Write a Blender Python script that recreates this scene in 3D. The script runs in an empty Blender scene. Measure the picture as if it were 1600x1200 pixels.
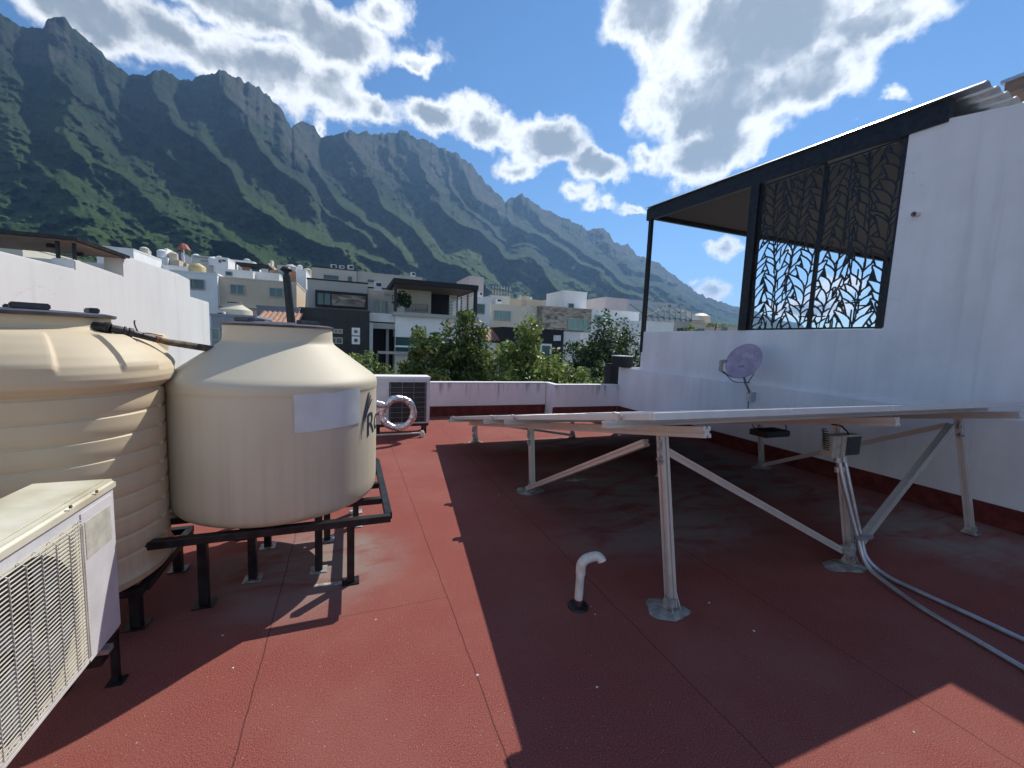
import bpy, bmesh, math, random
import numpy as np
from mathutils import Vector, Matrix
random.seed(7); rng = np.random.default_rng(11)
PI = math.pi
scene = bpy.context.scene
C = scene.collection

# ------------------------------------------------------------ camera
F = 645.0; H = 1.55
_v1 = np.array([547-800, 76, -F]); _v1 = _v1/np.linalg.norm(_v1)
_p2 = np.array([547-800, 76, -F]) + np.array([1, -.041, 0.])*1000
_up = np.cross(_p2/np.linalg.norm(_p2), _v1)
if _up[1] < 0: _up = -_up
_up /= np.linalg.norm(_up)
R = np.array([np.cross(_v1, _up), _v1, _up])
cam_d = bpy.data.cameras.new("camera"); cam = bpy.data.objects.new("camera", cam_d); C.objects.link(cam)
cam_d.sensor_width = 36; cam_d.sensor_fit = 'HORIZONTAL'; cam_d.lens = F/1600*36
cam_d.clip_start = .05; cam_d.clip_end = 20000
M = Matrix([[R[i][j] for j in range(3)] for i in range(3)]).to_4x4(); M.translation = (0, 0, H)
cam.matrix_world = M
scene.camera = cam

CAM = np.array([0, 0, H])
def ray(px, py): return R @ np.array([px-800, -(py-600), -F])
def fl(px, py, z=0.):  r = ray(px, py); return CAM + r*(z-H)/r[2]
def onY(px, py, Y):    r = ray(px, py); return CAM + r*Y/r[1]
def onX(px, py, X):    r = ray(px, py); return CAM + r*X/r[0]
def azel(px, py):
    r = ray(px, py); return math.degrees(math.atan2(r[0], r[1])), math.degrees(math.atan2(r[2], math.hypot(r[0], r[1])))

# ------------------------------------------------------------ light
SUN_AZ = math.radians(49.5); SUN_EL = math.radians(47.3)
sd = bpy.data.lights.new("sun", 'SUN'); sd.energy = 4.9; sd.angle = math.radians(.5); sd.color = (1, .95, .86)
sun = bpy.data.objects.new("sun", sd); C.objects.link(sun)
sdir = Vector((math.sin(SUN_AZ)*math.cos(SUN_EL), math.cos(SUN_AZ)*math.cos(SUN_EL), math.sin(SUN_EL)))
sun.rotation_euler = sdir.to_track_quat('Z', 'Y').to_euler()
sun.location = (0, 0, 40)
scene.view_settings.view_transform = 'Standard'; scene.view_settings.look = 'None'
scene.view_settings.exposure = 0.12; scene.view_settings.gamma = 1.0

# ------------------------------------------------------------ node helpers
class NT:
    def __init__(s, tree): s.t = tree; s.n = tree.nodes; s.l = tree.links
    def node(s, ty, **kw):
        n = s.n.new(ty)
        for k, v in kw.items(): setattr(n, k, v)
        return n
    def link(s, a, b): s.l.new(a, b)
    def setin(s, sock, v):
        if hasattr(v, 'is_output') or isinstance(v, bpy.types.NodeSocket): s.l.new(v, sock)
        else: sock.default_value = v
    def math(s, op, a, b=None, c=None, clamp=False):
        n = s.n.new('ShaderNodeMath'); n.operation = op; n.use_clamp = clamp
        s.setin(n.inputs[0], a)
        if b is not None: s.setin(n.inputs[1], b)
        if c is not None: s.setin(n.inputs[2], c)
        return n.outputs[0]
    def vm(s, op, a, b=None, out=0):
        n = s.n.new('ShaderNodeVectorMath'); n.operation = op
        s.setin(n.inputs[0], a)
        if b is not None: s.setin(n.inputs[1], b)
        return n.outputs[out]
    def ss(s, v, a, b, lo=0., hi=1.):
        n = s.n.new('ShaderNodeMapRange'); n.interpolation_type = 'SMOOTHSTEP'
        s.setin(n.inputs[0], v); n.inputs[1].default_value = a; n.inputs[2].default_value = b
        n.inputs[3].default_value = lo; n.inputs[4].default_value = hi
        return n.outputs[0]
    def mix(s, f, a, b):
        n = s.n.new('ShaderNodeMix'); n.data_type = 'RGBA'
        s.setin(n.inputs[0], f)
        s.setin(n.inputs[6], (*a, 1) if isinstance(a, tuple) and len(a) == 3 else a)
        s.setin(n.inputs[7], (*b, 1) if isinstance(b, tuple) and len(b) == 3 else b)
        return n.outputs[2]
    def noise(s, vec, scale, detail=4., rough=.55, out=0, dist=0.):
        n = s.n.new('ShaderNodeTexNoise'); s.setin(n.inputs['Vector'], vec)
        n.inputs['Scale'].default_value = scale; n.inputs['Detail'].default_value = detail
        n.inputs['Roughness'].default_value = rough; n.inputs['Distortion'].default_value = dist
        return n.outputs[out]
    def mapping(s, vec, loc=(0,0,0), rot=(0,0,0), sc=(1,1,1)):
        n = s.n.new('ShaderNodeMapping'); s.setin(n.inputs[0], vec)
        n.inputs[1].default_value = loc; n.inputs[2].default_value = rot; n.inputs[3].default_value = sc
        return n.outputs[0]
    def pos(s): return s.n.new('ShaderNodeNewGeometry').outputs['Position']
    def obj(s): return s.n.new('ShaderNodeTexCoord').outputs['Object']
    def sep(s, v):
        n = s.n.new('ShaderNodeSeparateXYZ'); s.setin(n.inputs[0], v); return n.outputs

# ------------------------------------------------------------ world: sky and clouds
world = bpy.data.worlds.new("World"); scene.world = world; world.use_nodes = True
W = NT(world.node_tree); W.n.clear()
wout = W.node('ShaderNodeOutputWorld'); bg = W.node('ShaderNodeBackground'); bg2 = W.node('ShaderNodeBackground'); mixs = W.node('ShaderNodeMixShader')
sky = W.node('ShaderNodeTexSky', sky_type='NISHITA'); sky.sun_disc = False
sky.sun_elevation = SUN_EL; sky.sun_rotation = SUN_AZ
sky.altitude = 600; sky.air_density = 1.0; sky.dust_density = .0; sky.ozone_density = 5.0
_hs = W.node('ShaderNodeHueSaturation'); _hs.inputs['Saturation'].default_value = 1.12; W.link(sky.outputs[0], _hs.inputs['Color']); W.link(_hs.outputs[0], bg.inputs[0]); bg.inputs[1].default_value = .118
dirv = W.node('ShaderNodeTexCoord').outputs['Generated']
dx, dy, dz = W.sep(dirv)
azn = W.math('MULTIPLY', W.math('ARCTAN2', dx, dy), 180/PI)
eln = W.math('MULTIPLY', W.math('ARCSINE', dz), 180/PI)
cb = W.node('ShaderNodeCombineXYZ'); W.link(azn, cb.inputs[0]); W.link(eln, cb.inputs[1]); cb.inputs[2].default_value = 0.
ae = cb.outputs[0]
nz1 = W.noise(dirv, 3.2, 3., .5); 
warp = W.node('ShaderNodeTexNoise'); W.link(dirv, warp.inputs['Vector']); warp.inputs['Scale'].default_value = 7.; warp.inputs['Detail'].default_value = 5.
warp.inputs['Roughness'].default_value = .62
wv = W.vm('MULTIPLY', W.vm('SUBTRACT', warp.outputs['Color'], (.5, .5, .5)), (9., 7., 0.))
aew = W.vm('ADD', ae, wv)
# cloud masses: pixel centre, half sizes in pixels, weight  (stored as directions in the sky)
BL = [(330,-30,330,70,1.1),(520,60,110,60,1.),(640,85,45,32,.95),(420,120,110,60,.95),(520,150,80,50,.95),(150,30,130,60,1.),(590,10,60,50,.8),
      (670,172,70,36,.95),(590,165,40,34,.8),(760,200,60,36,.85),(860,225,70,45,1.),(940,258,65,32,.95),(800,262,50,28,.8),(900,300,50,26,.8),(930,318,35,18,.7),
      (1030,20,110,90,1.05),(1180,40,190,110,1.25),(1120,150,130,90,1.15),(1100,235,110,48,1.0),(1260,120,110,80,1.0),(1350,40,130,50,1.),(1010,245,30,36,.8),
      (1385,150,42,30,.68),(1330,190,30,16,.6),(995,328,48,16,.75),(1135,388,36,26,.8),(1120,455,55,26,.8),(1080,436,20,10,.6),
      (1250,480,120,22,.85),(1320,440,90,30,.6),(1230,400,40,14,.55),(510,195,28,22,.7),(300,70,160,60,.9),(1010,180,30,90,.55)]
field = None
for (px, py, rx, ry, w) in BL:
    a0, e0 = azel(px, py); a1, _ = azel(px+rx, py); _, e1 = azel(px, py-ry)
    d = W.vm('SUBTRACT', aew, (a0, e0, 0.))
    d = W.vm('MULTIPLY', d, (1/max(1., abs(a1-a0)), 1/max(.6, abs(e1-e0)), 0.))
    ln = W.vm('LENGTH', d, out=1)
    v = W.math('MULTIPLY_ADD', ln, -w*.62, w)     # w at centre, falling outward
    field = v if field is None else W.math('SMOOTH_MAX', field, v, .12)
fb = W.noise(dirv, 9., 9., .58); fb2 = W.noise(W.vm('ADD', dirv, tuple(sdir*.03)), 9., 5., .55); fb1 = W.noise(dirv, 9., 5., .55)
fine = W.math('SUBTRACT', fb, .5)
dens = W.math('ADD', field, W.math('MULTIPLY', fine, 1.0))
soft = W.math('ADD', field, W.math('MULTIPLY', W.math('SUBTRACT', fb1, .5), .55))
behind = W.math('MULTIPLY', W.math('SUBTRACT', W.noise(dirv, 2.1, 5., .55), .545), 3.4)  # unseen bright clouds behind the camera, added to lift the shaded walls
bm_ = W.ss(dy, .15, -.2)
fill_cloud = W.math('ADD', W.math('MULTIPLY', bm_, 2.), W.math('SUBTRACT', behind, 1.7))
dens = W.math('MAXIMUM', dens, fill_cloud)
alpha = W.ss(dens, .33, .56)
thick = W.math('MULTIPLY', W.ss(soft, .47, .84), W.ss(bm_, .6, .1))
puff = W.math('MULTIPLY', W.math('SUBTRACT', fb1, fb2), 1.5)
det = W.math('MULTIPLY', W.math('SUBTRACT', fb, fb1), .8)
shade = W.math('ADD', W.math('SUBTRACT', W.math('SUBTRACT', 1.02, W.math('MULTIPLY', thick, .62)), puff), det)
shade = W.math('MAXIMUM', shade, .26)
ccol = W.mix(W.ss(shade, .28, 1.), (.33, .38, .44), (1.12, 1.14, 1.16))
W.link(ccol, bg2.inputs[0]); bg2.inputs[1].default_value = .95
W.link(alpha, mixs.inputs[0]); W.link(bg.outputs[0], mixs.inputs[1]); W.link(bg2.outputs[0], mixs.inputs[2])
W.link(mixs.outputs[0], wout.inputs[0])

# ------------------------------------------------------------ materials
def new_mat(name):
    m = bpy.data.materials.new(name); m.use_nodes = True
    n = NT(m.node_tree); b = m.node_tree.nodes['Principled BSDF']
    return m, n, b
def bump(n, b, h, strength=.3, dist=.01):
    k = n.node('ShaderNodeBump'); n.setin(k.inputs['Height'], h); k.inputs['Strength'].default_value = strength; k.inputs['Distance'].default_value = dist
    n.link(k.outputs[0], b.inputs['Normal'])
def mat(name, col, rough=.6, var=.12, scale=6., metal=0., bs=0., bscale=60., bd=.004, spec=.5, col2=None):
    m, n, b = new_mat(name)
    p = n.pos()
    nz = n.noise(p, scale, 5.)
    c2 = col2 or tuple(c*(1-var*2) for c in col)
    c1 = tuple(min(1, c*(1+var*.6)) for c in col)
    n.link(n.mix(n.ss(nz, .3, .7), c2, c1), b.inputs['Base Color'])
    b.inputs['Metallic'].default_value = metal
    b.inputs['Specular IOR Level'].default_value = spec
    r = n.math('MULTIPLY_ADD', nz, .25, rough-.12); n.link(r, b.inputs['Roughness'])
    if bs: bump(n, b, n.noise(p, bscale, 3.), bs, bd)
    return m
def stucco(name, col, dirt=.12, streak=.0, top=None, bs=.25):
    m, n, b = new_mat(name); p = n.pos()
    big = n.noise(p, .9, 5., .6); med = n.noise(n.mapping(p, sc=(1.5, 1.5, .25)), 3., 5., .6)
    k = n.math('ADD', n.math('MULTIPLY', big, .6), n.math('MULTIPLY', med, .4))
    c = n.mix(n.ss(k, .35, .65), tuple(x*(1-dirt) for x in col), col)
    if streak:
        x, y, z = n.sep(p)
        st = n.noise(n.mapping(p, sc=(9., 9., .55)), 1., 6., .65)
        ext = n.noise(n.mapping(p, sc=(2., 2., .01)), 1.3, 2., .5)
        h = n.math('SUBTRACT', top, z)
        reach = n.math('MULTIPLY_ADD', ext, 1.2, -.25)
        f = n.math('MULTIPLY', n.ss(st, .5, .66), n.ss(n.math('DIVIDE', h, n.math('MAXIMUM', reach, .02)), 1., .1))
        f = n.math('MULTIPLY', f, streak)
        c = n.mix(f, c, (.07, .075, .065))
    if dirt > .085:
        v = n.node('ShaderNodeTexVoronoi', feature='DISTANCE_TO_EDGE'); n.link(n.vm('ADD', p, n.vm('MULTIPLY', n.noise(p, 2.5, 4., .6, out=1), (.5, .5, .5))), v.inputs['Vector']); v.inputs['Scale'].default_value = .8
        ck = n.math('MULTIPLY', n.ss(v.outputs['Distance'], .004, .001), n.ss(n.noise(p, 1.3, 2.), .5, .62))
        dr = n.math('MULTIPLY', n.ss(n.noise(n.mapping(p, sc=(4., 4., .16)), 1.4, 5., .65), .56, .72), .22)
        c = n.mix(n.math('MAXIMUM', n.math('MULTIPLY', ck, .35), dr), c, tuple(x*.55 for x in col))
    n.link(c, b.inputs['Base Color']); b.inputs['Roughness'].default_value = .85; b.inputs['Specular IOR Level'].default_value = .2
    bump(n, b, n.math('ADD', n.math('MULTIPLY', n.noise(p, 70., 4.), .4), n.noise(p, 9., 3.)), bs, .006)
    return m
WHITE = stucco('white_stucco', (.86, .86, .85), .10)
WHITE_L = stucco('white_wall_left', (.71, .71, .69), .09)
WHITE_R = stucco('lilac_white_stucco', (.88, .87, .88), .15)
PARA = stucco('parapet_stucco', (.86, .81, .82), .10, .65, .70)
CAPM = stucco('cap_paint', (.86, .86, .85), .06)
CREAM = stucco('cream_stucco', (.70, .64, .53), .08)
BEIGE = stucco('beige_stucco', (.66, .55, .42), .08)
GREYS = stucco('grey_stucco', (.43, .425, .40), .08)
GREY2 = stucco('pale_grey_stucco', (.60, .59, .55), .08)
PINKS = stucco('pinkish_stucco', (.58, .50, .49), .08)
BLACKT = mat('black_tile', (.018, .018, .022), .45, .2, 2.)
DARKST = stucco('charcoal_stucco', (.035, .035, .04), .2)
BLACKM = mat('black_steel', (.022, .022, .026), .42, .3, 14., .3)
DARKBOX = mat('dark_plastic', (.03, .03, .034), .5, .3, 20.)
LIDM = mat('charcoal_lid_plastic', (.075, .075, .09), .55, .25, 14.)
ALU = mat('aluminium', (.64, .60, .56), .38, .035, 12., .35)
ALUF = mat('anodised_frame', (.70, .70, .70), .42, .03, 10., .5)
GALV = mat('galvanised_steel', (.50, .52, .56), .32, .08, 18., .6)
STEELP = mat('zinc_plate', (.55, .55, .54), .5, .25, 25., .6)
PVC = mat('white_pvc', (.72, .70, .64), .35, .10, 18.)
FOIL = mat('aluminium_foil_tape', (.75, .75, .77), .28, .15, 25., .95, .9, 28., .02)
MORT = mat('grey_mortar', (.38, .37, .35), .9, .25, 14., 0, .8, 60., .01, .2)
RUBBER = mat('black_rubber', (.02, .02, .02), .5, .3, 40.)
BROWNH = mat('brown_insulation', (.16, .125, .09), .8, .3, 30.)
RUST = mat('rusty_wire', (.25, .10, .04), .8, .3, 50.)
BOXG = mat('beige_grey_plastic', (.40, .38, .32), .5, .12, 20.)
ACW = mat('ac_white_enamel', (.68, .68, .70), .4, .06, 7.)
ACC = mat('ac_yellowed_plastic', (.66, .64, .52), .45, .10, 5., 0, 0, 60, .004, .5, (.52, .48, .34))
STICK = mat('faded_sticker', (.55, .55, .47), .5, .1, 20.)
PAPER = mat('blue_white_label', (.66, .71, .72), .45, .07, 5.)
INK = mat('navy_ink', (.02, .03, .07), .5, .1, 30.)
WOODC = mat('brown_ceiling', (.20, .135, .10), .7, .15, 6.)
TILE = mat('terracotta_tile', (.42, .22, .13), .75, .35, 5., 0, .3, 40, .01, .3, (.26, .16, .12))
BARK = mat('bark', (.11, .085, .06), .9, .25, 12., 0, .8, 30, .02)
DISHM = mat('faded_grey_mauve_dish', (.42, .33, .43), .5, .12, 7.)
DISHT = mat('pale_dish_lettering', (.62, .60, .64), .5, .05, 9.)
GRATE = mat('grille_wire', (.62, .60, .52), .45, .08, 12.)
FANM = mat('grey_fan_plastic', (.10, .11, .15), .4, .2, 14.)
CRUMB = mat('paint_crumb', (.75, .74, .70), .7, .1, 30.)
ORANGE = mat('red_orange_canvas', (.40, .12, .08), .7, .1, 3.)
YTANK = mat('yellow_tank_plastic', (.56, .45, .20), .5, .1, 3.)
REDFELT_V = None

def glass(name, col, rough=.08):
    m, n, b = new_mat(name); p = n.pos()
    n.link(n.mix(n.noise(p, 1.2, 3.), tuple(c*.6 for c in col), tuple(c*1.3 for c in col)), b.inputs['Base Color'])
    b.inputs['Roughness'].default_value = rough; b.inputs['Specular IOR Level'].default_value = .8
    return m
GTEAL = glass('teal_glass', (.04, .105, .11)); GDARK = glass('dark_glass', (.025, .055, .06)); GPALE = glass('pale_teal_glass', (.14, .27, .26))

def stone_mat():
    m, n, b = new_mat('ledge_stone'); p = n.pos()
    v = n.node('ShaderNodeTexVoronoi'); n.link(n.mapping(p, sc=(1.6, 1.6, 5.)), v.inputs['Vector']); v.inputs['Scale'].default_value = 1.6
    x, y, z = n.sep(v.outputs['Color'])
    n.link(n.mix(x, (.15, .125, .10), (.42, .38, .31)), b.inputs['Base Color'])
    b.inputs['Roughness'].default_value = .9
    bump(n, b, v.outputs['Distance'], .8, .05)
    return m
STONE = stone_mat()

def tank_mat(name, c1, c2):
    m, n, b = new_mat(name); p = n.obj()
    st = n.noise(n.mapping(p, sc=(16., 16., .5)), 1.6, 4., .6)
    big = n.noise(p, 1.4, 4.)
    x, y, z = n.sep(p)
    low = n.ss(z, .75, .1)
    f = n.math('MULTIPLY', n.ss(st, .35, .68), n.math('MULTIPLY_ADD', low, .25, .05))
    c = n.mix(n.ss(big, .3, .7), c1, c2)
    c = n.mix(f, c, tuple(k*.70 for k in c2))
    n.link(c, b.inputs['Base Color'])
    b.inputs['Roughness'].default_value = .56
    b.inputs['Specular IOR Level'].default_value = .35
    b.inputs['Subsurface Weight'].default_value = .0
    bump(n, b, n.noise(p, 260., 2.), .08, .002)
    return m
TANK = tank_mat('beige_tank_plastic', (.66, .555, .385), (.61, .505, .345))
TANK2 = tank_mat('pale_beige_tank_plastic', (.66, .595, .455), (.60, .53, .40))

SEAMS = [fl(746, 1060)[0], fl(390, 1100)[0], fl(1144, 1134)[0], fl(1507, 1140)[0]]
def felt(name, flat=True):
    m, n, b = new_mat(name); p = n.pos(); x, y, z = n.sep(p)
    gran = n.noise(p, 190., 3., .8); g2 = n.noise(p, 85., 4., .7); big = n.noise(p, 1.1, 6., .62); med = n.noise(p, 6., 4., .6)
    c = n.mix(n.ss(gran, .32, .68), (.095, .022, .019), (.45, .143, .118))
    c = n.mix(n.math('MULTIPLY', n.ss(g2, .3, .72), .35), c, (.23, .062, .052))
    c = n.mix(n.math('MULTIPLY', n.ss(big, .38, .66), .55), c, (.31, .125, .10))
    sp = n.noise(p, 95., 1., .5)
    c = n.mix(n.math('MULTIPLY', n.ss(sp, .735, .76), .6), c, (.62, .42, .38))
    if flat:
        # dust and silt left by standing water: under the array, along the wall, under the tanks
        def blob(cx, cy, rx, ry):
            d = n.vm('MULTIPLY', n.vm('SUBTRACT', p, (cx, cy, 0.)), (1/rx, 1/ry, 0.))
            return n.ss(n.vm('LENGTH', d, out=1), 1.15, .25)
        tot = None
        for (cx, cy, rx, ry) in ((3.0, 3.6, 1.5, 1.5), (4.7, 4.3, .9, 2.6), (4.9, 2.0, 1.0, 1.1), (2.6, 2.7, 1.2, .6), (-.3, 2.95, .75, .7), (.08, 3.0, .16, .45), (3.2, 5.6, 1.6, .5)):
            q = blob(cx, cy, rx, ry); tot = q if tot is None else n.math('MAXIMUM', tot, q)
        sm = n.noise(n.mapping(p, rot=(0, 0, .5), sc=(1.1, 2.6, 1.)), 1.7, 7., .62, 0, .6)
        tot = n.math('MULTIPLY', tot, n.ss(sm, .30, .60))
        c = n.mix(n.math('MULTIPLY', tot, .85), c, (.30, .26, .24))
        wob = n.math('MULTIPLY', n.math('SUBTRACT', n.noise(p, 5., 4.), .5), .02)
        xs = n.math('ADD', x, wob); sm_ = None
        for s0 in SEAMS + [SEAMS[0]+4.1, SEAMS[1]-.98]:
            d = n.math('ABSOLUTE', n.math('SUBTRACT', xs, s0)); q = n.ss(d, .0045, .0015)
            sm_ = q if sm_ is None else n.math('MAXIMUM', sm_, q)
        for (yy, xa, xb) in ((fl(545, 962)[1], SEAMS[1], SEAMS[0]), (5.85, SEAMS[1], SEAMS[0]), (.55, SEAMS[0], SEAMS[2]), (4.4, SEAMS[0], SEAMS[2])):
            d = n.math('ABSOLUTE', n.math('SUBTRACT', n.math('ADD', y, wob), yy)); q = n.math('MULTIPLY', n.ss(d, .005, .0015), .6)
            q = n.math('MULTIPLY', q, n.math('MULTIPLY', n.math('GREATER_THAN', x, xa), n.math('LESS_THAN', x, xb)))
            sm_ = n.math('MAXIMUM', sm_, q)
        c = n.mix(n.math('MULTIPLY', sm_, .6), c, (.03, .012, .012))
    n.link(c, b.inputs['Base Color']); b.inputs['Roughness'].default_value = .9; b.inputs['Specular IOR Level'].default_value = .12
    hh = n.math('ADD', n.math('MULTIPLY', gran, 1.), n.math('MULTIPLY', g2, .5))
    bump(n, b, hh, .8, .005)
    return m
FELT = felt('red_mineral_felt'); FELTV = mat('dark_red_painted_felt', (.16, .035, .03), .85, .2, 9., 0, .5, 120., .004, .15)

# ------------------------------------------------------------ mesh builder
class MB:
    def __init__(s): s.v = []; s.f = []
    def add(s, vs, fs):
        o = len(s.v); s.v += [tuple(map(float, v)) for v in vs]; s.f += [tuple(i+o for i in f) for f in fs]; return s
    def box(s, x0, y0, z0, x1, y1, z1):
        x0, x1 = sorted((x0, x1)); y0, y1 = sorted((y0, y1)); z0, z1 = sorted((z0, z1))
        v = [(x0,y0,z0),(x1,y0,z0),(x1,y1,z0),(x0,y1,z0),(x0,y0,z1),(x1,y0,z1),(x1,y1,z1),(x0,y1,z1)]
        return s.add(v, [(0,3,2,1),(4,5,6,7),(0,1,5,4),(1,2,6,5),(2,3,7,6),(3,0,4,7)])
    def bar(s, a, b, w=.04, h=None, up=(0,0,1), prof=None):
        a = np.array(a, float); b = np.array(b, float); d = b-a; d /= np.linalg.norm(d)
        u = np.array(up, float)
        if abs(d@u) > .98: u = np.array([0, 1., 0])
        sx = np.cross(d, u); sx /= np.linalg.norm(sx); uu = np.cross(sx, d)
        h = h or w
        pr = prof or [(-.5,-.5),(.5,-.5),(.5,.5),(-.5,.5)]
        n = len(pr)
        vs = [a+sx*w*p+uu*h*q for p, q in pr]+[b+sx*w*p+uu*h*q for p, q in pr]
        fs = [(i, (i+1) % n, (i+1) % n+n, i+n) for i in range(n)]+[tuple(range(n-1, -1, -1)), tuple(range(n, 2*n))]
        return s.add(vs, fs)
    def tube(s, pts, r, seg=10, cap=True):
        pts = [np.array(p, float) for p in pts]; n = len(pts); rings = []
        rs = r if isinstance(r, (list, tuple)) else [r]*n
        prev = None
        for i, p in enumerate(pts):
            d = pts[min(i+1, n-1)]-pts[max(i-1, 0)]; d /= (np.linalg.norm(d)+1e-9)
            if prev is None:
                u = np.array([0, 0, 1.]) if abs(d[2]) < .9 else np.array([1., 0, 0])
            else: u = prev
            sx = np.cross(d, u); sx /= np.linalg.norm(sx); uu = np.cross(sx, d); prev = uu
            rings.append([p+rs[i]*(math.cos(t)*sx+math.sin(t)*uu) for t in np.linspace(0, 2*PI, seg, endpoint=False)])
        vs = [q for rg in rings for q in rg]; fs = []
        for i in range(n-1):
            for k in range(seg): fs.append((i*seg+k, i*seg+(k+1) % seg, (i+1)*seg+(k+1) % seg, (i+1)*seg+k))
        if cap: fs += [tuple(range(seg-1, -1, -1)), tuple((n-1)*seg+k for k in range(seg))]
        return s.add(vs, fs)
    def lathe(s, prof, c=(0,0,0), seg=64, rf=None, capb=True, capt=True):
        vs = []; n = len(prof)
        for (r, z) in prof:
            for k in range(seg):
                t = 2*PI*k/seg; rr, zz = (r, z) if rf is None else rf(r, z, t)
                vs.append((c[0]+rr*math.cos(t), c[1]+rr*math.sin(t), c[2]+zz))
        fs = [(i*seg+k, i*seg+(k+1) % seg, (i+1)*seg+(k+1) % seg, (i+1)*seg+k) for i in range(n-1) for k in range(seg)]
        if capb: fs.append(tuple(range(seg-1, -1, -1)))
        if capt: fs.append(tuple((n-1)*seg+k for k in range(seg)))
        return s.add(vs, fs)
    def plate(s, poly, z0, z1):   # poly in xy
        n = len(poly)
        vs = [(x, y, z0) for x, y in poly]+[(x, y, z1) for x, y in poly]
        fs = [tuple(range(n-1, -1, -1)), tuple(range(n, 2*n))]+[(i, (i+1) % n, (i+1) % n+n, i+n) for i in range(n)]
        return s.add(vs, fs)
    def grid(s, P):
        nr, nc = P.shape[:2]; vs = P.reshape(-1, 3)
        fs = [(i*nc+j, i*nc+j+1, (i+1)*nc+j+1, (i+1)*nc+j) for i in range(nr-1) for j in range(nc-1)]
        return s.add(vs, fs)
    def build(s, name, m, parent=None, smooth=False, bevel=0., seg=2):
        me = bpy.data.meshes.new(name); me.from_pydata(s.v, [], s.f); me.validate(); me.update()
        o = bpy.data.objects.new(name, me); C.objects.link(o)
        for mm in (m if isinstance(m, (list, tuple)) else [m]): me.materials.append(mm)
        bmm = bmesh.new(); bmm.from_mesh(me); bmesh.ops.recalc_face_normals(bmm, faces=bmm.faces[:])
        if bevel:
            bmesh.ops.bevel(bmm, geom=[e for e in bmm.edges if e.is_manifold and e.calc_face_angle(0) > .5], offset=bevel, segments=seg, affect='EDGES', clamp_overlap=True)
        bmm.to_mesh(me); bmm.free()
        if smooth:
            for p in me.polygons: p.use_smooth = True
            me.set_sharp_from_angle(angle=math.radians(38))
        if parent is not None:
            o.parent = parent; o.matrix_parent_inverse = Matrix.Translation(-parent.location)
        return o
def tag(o, label=None, cat=None, group=None, kind=None):
    if label: o['label'] = label
    if cat: o['category'] = cat
    if group: o['group'] = group
    if kind: o['kind'] = kind
    return o
def thing(name, label, cat, loc=(0,0,0), group=None):
    o = bpy.data.objects.new(name, None); C.objects.link(o); o.location = tuple(map(float, loc)); o.empty_display_size = .1
    return tag(o, label, cat, group)
def B(*a): return MB().box(*a)
def textmesh(s, size):
    cu = bpy.data.curves.new('t', 'FONT'); cu.body = s; cu.size = size; cu.resolution_u = 4
    o = bpy.data.objects.new('t', cu); C.objects.link(o)
    dg = bpy.context.evaluated_depsgraph_get(); me = bpy.data.meshes.new_from_object(o.evaluated_get(dg))
    vs = [tuple(v.co) for v in me.vertices]; fs = [tuple(p.vertices) for p in me.polygons]
    bpy.data.objects.remove(o); bpy.data.meshes.remove(me); bpy.data.curves.remove(cu)
    return vs, fs

exec_parts = []
XL = -2.6; XR = 5.75; YF = 8.2; GZ = -6.5
# ============================================================ our roof
deck = B(XL, -3.5, -.3, 4.05, YF, 0).box(4.05, -3.5, -.3, XR, 7.8, 0).build('roof_deck', FELT); tag(deck, kind='structure')

# building below the deck (seen from the side only)
t = thing('house', 'storeys of the house beneath the red roof deck', 'house', (1.5, 8.2, GZ))
B(XL, -3.5, GZ, 4.04, YF+.16, -.3).build('wall', WHITE, t)

# parapets
zt = onY(760, 598.8, YF)[2]
t = thing('parapet_wall', 'low lilac white parapet streaked with black mildew, running behind the far condenser', 'wall', (1, YF, 0))
B(XL, YF, 0, 4.05, YF+.16, zt).build('wall', PARA, t, bevel=.01)
B(XL, YF-.01, zt+.002, 4.06, YF+.17, zt+.022).build('cap', CAPM, t, bevel=.006)
B(XL, YF-.03, .002, 4.03, YF-.002, .2).build('upstand', FELTV, t)
t = thing('parapet_wall', 'short nearer section of mildewed parapet meeting the tall right wall', 'wall', (5, 7.8, 0))
B(4.06, 7.8, 0, XR-.06, 7.96, zt-.005).box(4.06, 7.96, 0, 4.2, YF+.16, zt-.005).build('wall', PARA, t, bevel=.01)
B(4.05, 7.79, zt-.003, XR-.06, 7.97, zt+.017).box(4.066, 7.972, zt-.003, 4.2, YF+.168, zt+.017).build('cap', CAPM, t, bevel=.006)
B(4.032, 7.77, .002, XR-.09, 7.797, .2).build('upstand', FELTV, t)

# right wall
t = thing('boundary_wall', 'tall lilac white wall on the right, low at the far end and stepping up to a tower beside the leaf screen', 'wall', (XR, 3, 0))
lowz = 1.88
def slope_top(x0, x1, segs, z0):
    m = MB()
    n = len(segs); poly = [(y, z) for y, z in segs]+[(segs[-1][0], z0), (segs[0][0], z0)]
    k = len(poly); vs = [(x0, y, z) for y, z in poly]+[(x1, y, z) for y, z in poly]
    m.add(vs, [tuple(range(k)), tuple(range(2*k-1, k-1, -1))]+[(i, (i+1) % k, (i+1) % k+k, i+k) for i in range(k)])
    return m
slope_top(XR, XR+.25, [(-3.5, 3.6), (1.2, 3.82), (2.1, 3.93), (2.6, 4.03), (2.86, 4.085), (2.915, 4.06), (2.935, 4.0), (2.94, lowz), (7.2, lowz), (7.2, 1.12), (7.86, 1.09)], 0).build('wall', WHITE_R, t, bevel=.012)
slope_top(XR-.055, XR-.001, [(-3.5, .93), (1.9, 1.035), (3.7, 1.06), (7.86, 1.085)], 0).build('plinth', WHITE_R, t, bevel=.012)
B(XR-.085, -3.5, .002, XR-.057, 7.76, .205).build('upstand', FELTV, t)
c = MB(); c.tube([(XR-.03, 2.75, 3.11), (XR+.02, 2.75, 3.11)], .028, 14); p = onX(1435, 335, XR)
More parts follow.
